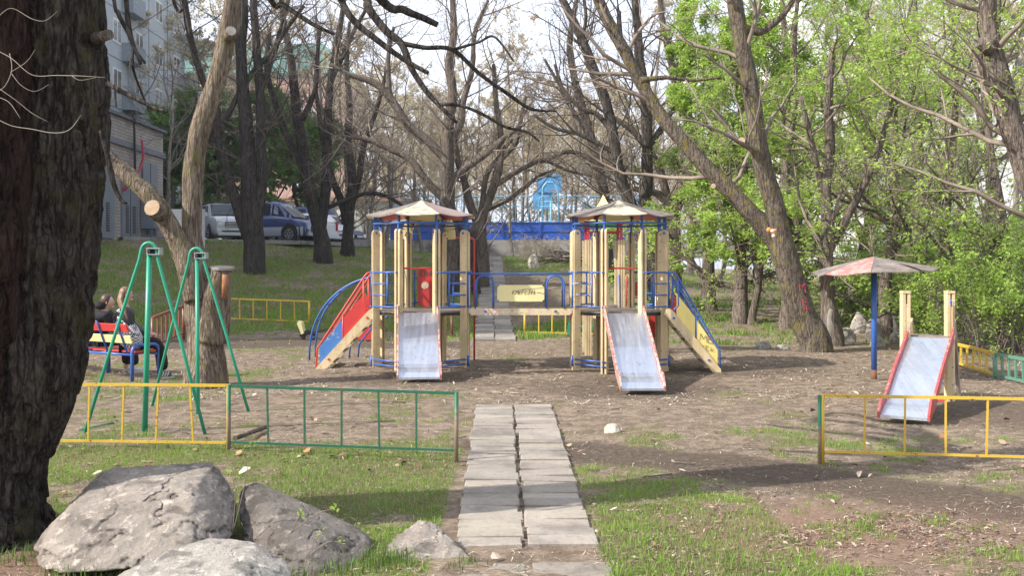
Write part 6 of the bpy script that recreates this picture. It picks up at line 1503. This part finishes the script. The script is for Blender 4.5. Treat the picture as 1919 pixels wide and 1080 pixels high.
car('large silver off road car with chrome grille parked left of the dark trunk',SIL,4.9,1.98,suv,[(-1.95,(-1.0,-1.0)),(-.9,(-.02,-.02)),(.06,(.78,.42))],((.42,1.2),(-2.1,-2.33)),True,cp(418,47.2),R(-62),rack=True,cat='car',sc=.98)
car('blue over silver people carrier parked between the two dark trunks',BLU,4.1,1.7,van,[(-1.6,(-.75,-.75)),(-.65,(.15,.15)),(.22,(.95,.60))],((.45,1.36),(-1.8,-1.98)),False,cp(517,46.6),R(-18),lower=SILB,cat='van',sc=.98)
car('white hatchback with tall red tail lights behind the blue people carrier',WHT,3.9,1.7,hat,[(-1.2,(-.5,-.5)),(-.42,(.2,.2)),(.26,(.85,.5))],((.3,.98),(-1.55,-1.88)),False,cp(561,51.0),R(152),kind='small',cat='car')
car('navy van partly hidden behind the white hatchback',NAV,4.1,1.8,van,[(-1.6,(-.75,-.75)),(-.65,(.15,.15)),(.22,(.95,.60))],((.45,1.36),(-1.8,-1.98)),False,cp(556,55.5),R(178),cat='van',sc=1.12)
car('silver car nose beside the slim dark tree',SIL,4.1,1.7,hat,[(-1.2,(-.5,-.5)),(-.42,(.2,.2)),(.26,(.85,.5))],((.3,.98),(-1.55,-1.88)),False,cp(606,54.0),R(-60),kind='small',cat='car',sc=1.1)
car('dark blue car at the far end of the parking row',NAV,4.1,1.7,hat,[(-1.2,(-.5,-.5)),(-.42,(.2,.2)),(.26,(.85,.5))],((.3,.98),(-1.55,-1.88)),False,cp(622,57.5),R(-30),kind='small',cat='car')
# ================================================= white board and pole
b=NB(); Yb=38.4
x0=P(317,0,Yb)[0];x1=P(383,0,Yb)[0]; zt=P(0,392,Yb)[2]; zb=gs(x0,Yb)
root=thing('notice_board','white board on legs half hidden behind the pruned tree','board',((x0+x1)/2,Yb,zb))
b=NB(); b.box(((x0+x1)/2,Yb,(zt+zb+.5)/2),(x1-x0,.05,zt-zb-.5)); b.obj('board_panel',plain('off white board',(.62,.62,.60),.6,0,.08),root)
for x in (x0+.05,x1-.03): b=NB(); b.box((x,Yb-.04,(zt+zb)/2),(.12,.06,zt-zb)); b.obj('leg',plain('grey white leg',(.5,.51,.52),.6,0,.08),root)
x,_,_=P(375,0,50); b=NB(); b.tube([(x,50,2.7),(x,50,10.5)],[.17,.12],12); b.obj('lamp_pole',M['concrete'],None,(x,50,2.75),'concrete pole behind the vertical limb of the pruned tree','pole')
# ================================================= brick substation
def brickmat(name,c1,c2,mortar,sc=1.0):
    m,nt,b=newmat(name); tc=nd(nt,'ShaderNodeTexCoord'); mp=nd(nt,'ShaderNodeMapping'); mp.inputs['Rotation'].default_value=(R(90),0,R(90)) 
    sp=nd(nt,'ShaderNodeSeparateXYZ'); nt.links.new(tc.outputs['Object'],sp.inputs[0]); cb=nd(nt,'ShaderNodeCombineXYZ'); ad=nd(nt,'ShaderNodeMath',operation='ADD'); nt.links.new(sp.outputs[0],ad.inputs[0]); nt.links.new(sp.outputs[1],ad.inputs[1]); nt.links.new(ad.outputs[0],cb.inputs[0]); nt.links.new(sp.outputs[2],cb.inputs[1])
    br=nd(nt,'ShaderNodeTexBrick'); nt.links.new(cb.outputs[0],br.inputs['Vector']); br.inputs['Scale'].default_value=sc; br.inputs['Brick Width'].default_value=.30; br.inputs['Row Height'].default_value=.13; br.inputs['Mortar Size'].default_value=.014
    br.inputs[1].default_value=(*c1,1); br.inputs[2].default_value=(*c2,1); br.inputs[3].default_value=(*mortar,1)
    n=noise(nt,1.2,6,.65); col=mixc(nt,ramp(nt,n,[(.45,(0,0,0)),(.75,(.6,.6,.6))]),br.outputs[0],tuple(x*.45 for x in c1)); nt.links.new(col,b.inputs['Base Color']); b.inputs['Roughness'].default_value=.9; return m
SB=thing('substation','low pale brick service building with grey metal doors and roof band','building',(-19.5,40,2.7))
bk=brickmat('pale sand lime brick',(.42,.38,.34),(.34,.30,.27),(.20,.18,.17))
b=NB(); b.box((-19.6,39.5,4.1),(8.0,10.0,7.0)); w_=b.obj('wall',bk,SB)
b=NB(); b.box((-19.6,39.5,7.68),(8.3,10.3,.12)); b.obj('roof',plain('roof edge felt',(.12,.14,.16),.8),SB)
b=NB(); b.box((-15.57,39.5,6.60),(.14,10.1,.24)); b.obj('concrete_band',plain('grey blue band',(.16,.17,.20),.7),SB)
dm=plain('grey blue steel door',(.17,.20,.235),.5,.1,.08,2)
for (y0,y1,z1,dbl) in ((36.2,38.9,5.75,True),(39.7,41.3,5.5,False),(41.9,43.6,6.1,True)):
    b=NB(); b.box((-15.57,(y0+y1)/2,(2.75+z1)/2),(.10,y1-y0,z1-2.75)); d=b.obj('door',dm,SB)
    b=NB(); b.box((-15.515,(y0+y1)/2,(2.75+z1)/2),(.012,.035,z1-2.80)); b.obj('door_gap',BLK,d)
    for yy in (y0+.35*(y1-y0)-.1,y0+.75*(y1-y0)):
        b=NB()
        for q in range(12): b.box((-15.51,yy,3.05+q*.095),(.02,.30,.05))
        b.obj('vent_louvre',BLK,d)
b=NB(); b.box((-15.3,42.2,4.0),(.55,.9,1.5)); b.obj('switch_box',dm,SB)
b=NB(); b.tube([(-15.45,40.6,7.7),(-15.4,40.6,7.3),(-15.42,40.75,5.0)],.05,8); b.tube([(-15.4,40.3,7.9),(-15.35,40.6,7.5),(-15.4,40.9,8.0)],.03,6); b.obj('cable_pipe',BLK,SB)
b=NB(); b.tube([(-15.35,41.3,6.9),(-15.25,41.2,6.2),(-15.3,40.9,5.6),(-15.4,40.2,5.0),(-15.45,39.6,4.7)],.055,8); b.obj('red_hose',plain('crimson hose',(.40,.02,.06),.5),SB)
# ================================================= apartment blocks
def block(label,c,d,axis_faces,wallm,winm,fl,wn,wy,loc,framem,panelm=None,stripm=None,cat='apartment building',ww=1.3,wh=1.4,fh=2.9,zoff=1.0,roofm=None):
    cx,cy,cz=c; dx,dy,dz=d; root=thing('apartment_building',label,cat,loc)
    b=NB(); b.box(c,d); b.obj('wall',wallm,root)
    zb=cz-dz/2
    cnt=0
    seam=NB()
    for face in axis_faces:
        if face=='x+': o=np.array([cx+dx/2,cy-dy/2,zb]); u=np.array([0,1.,0]); n=np.array([1.,0,0]); L=dy
        elif face=='y-': o=np.array([cx-dx/2,cy-dy/2,zb]); u=np.array([1.,0,0]); n=np.array([0,-1.,0]); L=dx
        elif face=='x-': o=np.array([cx-dx/2,cy-dy/2,zb]); u=np.array([0,1.,0]); n=np.array([-1.,0,0]); L=dy
        k=max(1,int(L/wn)); pit=L/k
        for f in range(fl):
            z=zoff+f*fh
            seam.bar(o+n*.01+np.array([0,0,z-.9]),o+u*L+n*.01+np.array([0,0,z-.9]),.02,.05)
            for q in range(k):
                if cnt>=96: continue
                p=o+u*(pit*(q+.5)); cnt+=1
                fr=NB(); fr.bar(p-u*ww/2+n*.02+np.array([0,0,z+wh/2]),p+u*ww/2+n*.02+np.array([0,0,z+wh/2]),.04,wh,(0,0,1)); fo=fr.obj('window',framem,root)
                gl=NB()
                for s in (-1,1): gl.bar(p+u*(s*ww*.25-ww*.19)+n*.045+np.array([0,0,z+wh/2]),p+u*(s*ww*.25+ww*.19)+n*.045+np.array([0,0,z+wh/2]),.012,wh*.84,(0,0,1))
                gl.obj('pane',winm,fo)
        for q in range(k+1): 
            p=o+u*(pit*q)*.999; seam.bar(p+n*.01,p+n*.01+np.array([0,0,dz]),.05,.02,u)
        if stripm and face in ('x+','y-'):
            for q in range(0,k,3):
                for f in range(fl):
                    p=o+u*(pit*(q+1)); st=NB(); st.box(p+n*.35+np.array([0,0,zoff-.9+f*fh+.55]),(abs(u[0])*2.0+abs(n[0])*.7,abs(u[1])*2.0+abs(n[1])*.7,1.1)); st.obj('balcony',stripm,root)
    seam.obj('panel_seams',panelm,root)
    b=NB(); b.box((cx,cy,zb+dz+.2),(dx+.4,dy+.4,.4)); b.obj('roof',roofm or panelm,root)
    return root
wf=plain('white window frame',(.7,.7,.7),.5,0,.05); wg=plain('dark window glass',(.06,.075,.09),.12,0,.2,1,.8)
block('pale grey blue panel tower block behind the brick service building',(-31.2,43,11.4),(16,55,18.4),('x+',),plain('pale blue grey panel',(.40,.44,.47),.85,0,.08,.5),wg,6,3.4,0,(-31.2,43,2.3),wf,plain('dark seam',(.2,.23,.26),.8),plain('grey blue balcony front',(.26,.30,.33),.8),ww=1.2)
block('white panel apartment block behind the green trees at the right',(44,78,14),(46,12,28),('y-',),plain('bright white panel',(.80,.80,.80),.85,0,.04,.5),wg,9,4.2,0,(44,78,0),wf,plain('pale seam',(.5,.5,.52),.8),plain('pale balcony front',(.74,.73,.72),.8),ww=1.5)
block('pinkish red brick high rise with green roof far behind the bare trees',(-36,150,16),(26,14,26),('y-',),brickmat('pinkish red brick',(.50,.25,.20),(.56,.33,.27),(.5,.45,.4),.5),wg,8,4.4,0,(-36,150,2),wf,plain('pink seam',(.45,.3,.26),.8),plain('pale loggia',(.6,.55,.5),.8),ww=1.8,roofm=plain('sea green roof',(.18,.34,.31),.7))
b=NB(); b.prism([(-13.5,0),(13.5,0),(9,4.2),(-9,4.2)],(-36,150,29.4),(1,0,0),(0,0,1),(0,-1,0),15); b.obj('roof_slope',plain('sea green metal roof',(.16,.33,.30),.6),bpy.data.objects[[o.name for o in bpy.data.objects if o.get('label','').startswith('pinkish red brick')][0]])
# low white building behind the parked cars
WB=thing('low_building','low white walled building beyond the parked cars','building',(-24,84,2.5))
b=NB(); b.box((-23,84,4.6),(30,6,4.8)); b.obj('wall',plain('white render',(.74,.74,.72),.8,0,.05),WB)
b=NB(); b.box((-23,84,7.1),(30.6,6.6,.25)); b.obj('roof',plain('tan roof',(.35,.22,.15),.8),WB)
for k in range(8): b=NB(); b.box((-35+k*3.4,80.96,4.9),(1.6,.08,1.3)); b.obj('window',wg,WB)
# ================================================= rink
RY=52.6
RK=thing('rink','deep blue sheet boards of an ice rink on a concrete base with pale blue railings','sports rink',(1.5,RY,2.9))
zc0=2.1; zc1=3.06; zbt=3.98
xL=-6.4; xR=P(1222,0,RY)[0]
rm=[M['bluew'],paint('royal blue sheet',(.02,.105,.50),(.12,.18,.4),.28,3,.4,.35),paint('pale blue tube',(.20,.46,.66),(.45,.5,.52),.40,10,.5,.3)]
b=NB(); b.box(((xL+xR)/2+2,RY+.3,(zc0+zc1)/2),(xR-xL+8,.9,zc1-zc0)); b.obj('concrete_base',M['concrete'],RK)
b=NB(); b.box(((xL+xR)/2,RY,(zc1+zbt)/2),(xR-xL,.05,zbt-zc1)); b.obj('board',rm[1],RK)
b=NB(); n=7
for q in range(n+1): x=xL+(xR-xL)*q/n; b.box((x,RY-.06,(zc1+zbt)/2+.02),(.06,.06,zbt-zc1+.04))
for z in (zc1+.06,(zc1+zbt)/2,zbt): b.box(((xL+xR)/2,RY-.045,z),(xR-xL,.04,.05))
b.obj('board_frame',rm[1],RK)
def rail(x0,x1,z0,z1,y,r=.02,step=.17,tall=True):
    rr=.18; pts=[(x0,y,z0),(x0,y,z1-rr),(x0+rr*.3,y,z1-rr*.3),(x0+rr,y,z1),(x1-rr,y,z1),(x1-rr*.3,y,z1-rr*.3),(x1,y,z1-rr),(x1,y,z0)]
    b=NB(); b.tube(pts,r*1.5,6); b.tube([(x0,y,z0+.12),(x1,y,z0+.12)],r,6); b.tube([(x0,y,z0+(z1-z0)*.62),(x1,y,z0+(z1-z0)*.62)],r,6)
    x=x0+step
    while x<x1-.05: b.tube([(x,y,z0+.12),(x,y,z1 if tall else z0+(z1-z0)*.62)],r*.55,5,cap=False); x+=step
    b.obj('railing_panel',rm[2],RK)
xx=xL; k=0
while xx<xR-.5: rail(xx+.03,min(xx+2.55,xR),zbt-.05,zbt+1.4,RY+.02,tall=True); xx+=2.6; k+=1
# far side railing seen through
b=NB(); yf=RY+22
for z in (4.9,3.9): b.tube([(xL-4,yf,z),(xR+6,yf,z)],.03,6)
x=xL-4
while x<xR+6: b.tube([(x,yf,3.2),(x,yf,4.9)],.02,5,cap=False); x+=.28
b.obj('far_railing',rm[2],RK)
b=NB(); b.box(((xL+xR)/2,yf+.1,2.9),(xR-xL+10,.05,1.4)); b.obj('far_board',rm[2],RK)
# basketball board and hoop arch
BB=thing('basketball_stand','tall pale blue basketball board on a bent tube frame at the rink','basketball stand',P(1030,415,RY+1.2))
Yh=RY+1.0
def q2(px,py,dy=0): return P(px,py,Yh+dy)
bl=paint('sky blue sheet',(.10,.38,.72),(.30,.45,.55),.38,3,.55,.35)
b=NB(); w=(1052-1007)*Yh/F; b.box(((q2(1029.5,0)[0]),Yh+.3,(q2(0,326)[2]+q2(0,360)[2])/2),(w,.05,(360-326)*Yh/F)); b.obj('backboard',bl,BB)
b=NB(); b.box((q2(1017,0)[0],Yh+.36,(q2(0,360)[2]+q2(0,391)[2])/2),(36*Yh/F,.05,31*Yh/F)); b.obj('lower_board',bl,BB)
b=NB(); pts=[q2(1017,448),q2(1017,360),q2(1018,350),q2(1025,342),q2(1036,342),q2(1043,350),q2(1046,362),q2(1048,434)]; b.tube(pts,.055,8); b.tube([q2(1032,448),q2(1032,378)],.045,8); b.tube([q2(1017,378),q2(1046,378)],.035,8); b.obj('tube_frame',rm[2],BB)
b=NB(); c=np.array(q2(1038,356,.0)); b.tube([c+np.array([.22*math.cos(a),-.1+.22*math.sin(a),0]) for a in np.arange(14)*2*PI/14],.015,6,0,False,True); b.obj('rim',plain('orange hoop',(.5,.2,.05),.6),BB)
b=NB(); x=P(1212,0,RY)[0]; b.box((x,RY+.4,(zbt+5.4)/2),(1.1,.05,5.4-zbt)); b.obj('sheet_panel',bl,RK)
hz,nth,bh=newmat('thin spring haze'); nth.nodes.remove(bh); pv=nd(nth,'ShaderNodeVolumePrincipled'); pv.inputs['Color'].default_value=(.93,.95,1,1); pv.inputs['Density'].default_value=.0005; pv.inputs['Anisotropy'].default_value=.3
nth.links.new(pv.outputs[0],nth.nodes['Material Output'].inputs['Volume'])
b=NB(); b.box((0,70,18),(460,300,44)); b.obj('haze',hz,kind='stuff')
# ================================================= light, sky, camera
el=R(38); az_in=R(20)   # sun from the left, slightly from behind the camera
sd=Vector((-math.cos(az_in)*math.cos(el),-math.sin(az_in)*math.cos(el),math.sin(el)))
sun=bpy.data.lights.new('sun','SUN'); sun.energy=4.7; sun.angle=R(.6); sun.color=(1,.95,.875)
so=bpy.data.objects.new('sun',sun); COL.objects.link(so); so.rotation_euler=sd.to_track_quat('Z','Y').to_euler(); so.location=(-20,-5,20)
w=bpy.data.worlds.new('World'); scene.world=w; w.use_nodes=True; nt=w.node_tree; bgn=nt.nodes['Background']
sk=nt.nodes.new('ShaderNodeTexSky'); sk.sky_type='NISHITA'; sk.sun_disc=False; sk.sun_elevation=el; sk.sun_rotation=math.atan2(sd.x,sd.y); sk.air_density=1.0; sk.dust_density=4.5; sk.ozone_density=1.2; sk.altitude=100
tcw=nt.nodes.new('ShaderNodeTexCoord'); mpw=nt.nodes.new('ShaderNodeMapping'); mpw.inputs['Scale'].default_value=(1,1,2.6); nt.links.new(tcw.outputs['Generated'],mpw.inputs[0])
nw=nt.nodes.new('ShaderNodeTexNoise'); nw.inputs['Scale'].default_value=1.7; nw.inputs['Detail'].default_value=6; nt.links.new(mpw.outputs[0],nw.inputs['Vector'])
cl_=ramp(nt,nw.outputs[0],[(.30,(.35,.35,.35)),(.62,(.85,.85,.85))])
nt.links.new(mixc(nt,cl_,sk.outputs[0],(7.0,7.5,8.6)),bgn.inputs[0]); bgn.inputs[1].default_value=.125
cam=bpy.data.cameras.new('camera'); co=bpy.data.objects.new('camera',cam); COL.objects.link(co); scene.camera=co
co.location=(0,0,HC); co.rotation_euler=(R(90),0,0); cam.sensor_width=36; cam.lens=36*F/1919; cam.shift_y=-40/1919; cam.clip_start=.05; cam.clip_end=2000
scene.view_settings.view_transform='Standard'; scene.view_settings.look='None'; scene.view_settings.exposure=.72; scene.view_settings.gamma=1
scene.render.engine='CYCLES'; scene.cycles.max_bounces=6; scene.cycles.transparent_max_bounces=8; scene.cycles.use_denoising=True
scene.cycles.diffuse_bounces=3; scene.cycles.glossy_bounces=3; scene.cycles.transmission_bounces=3
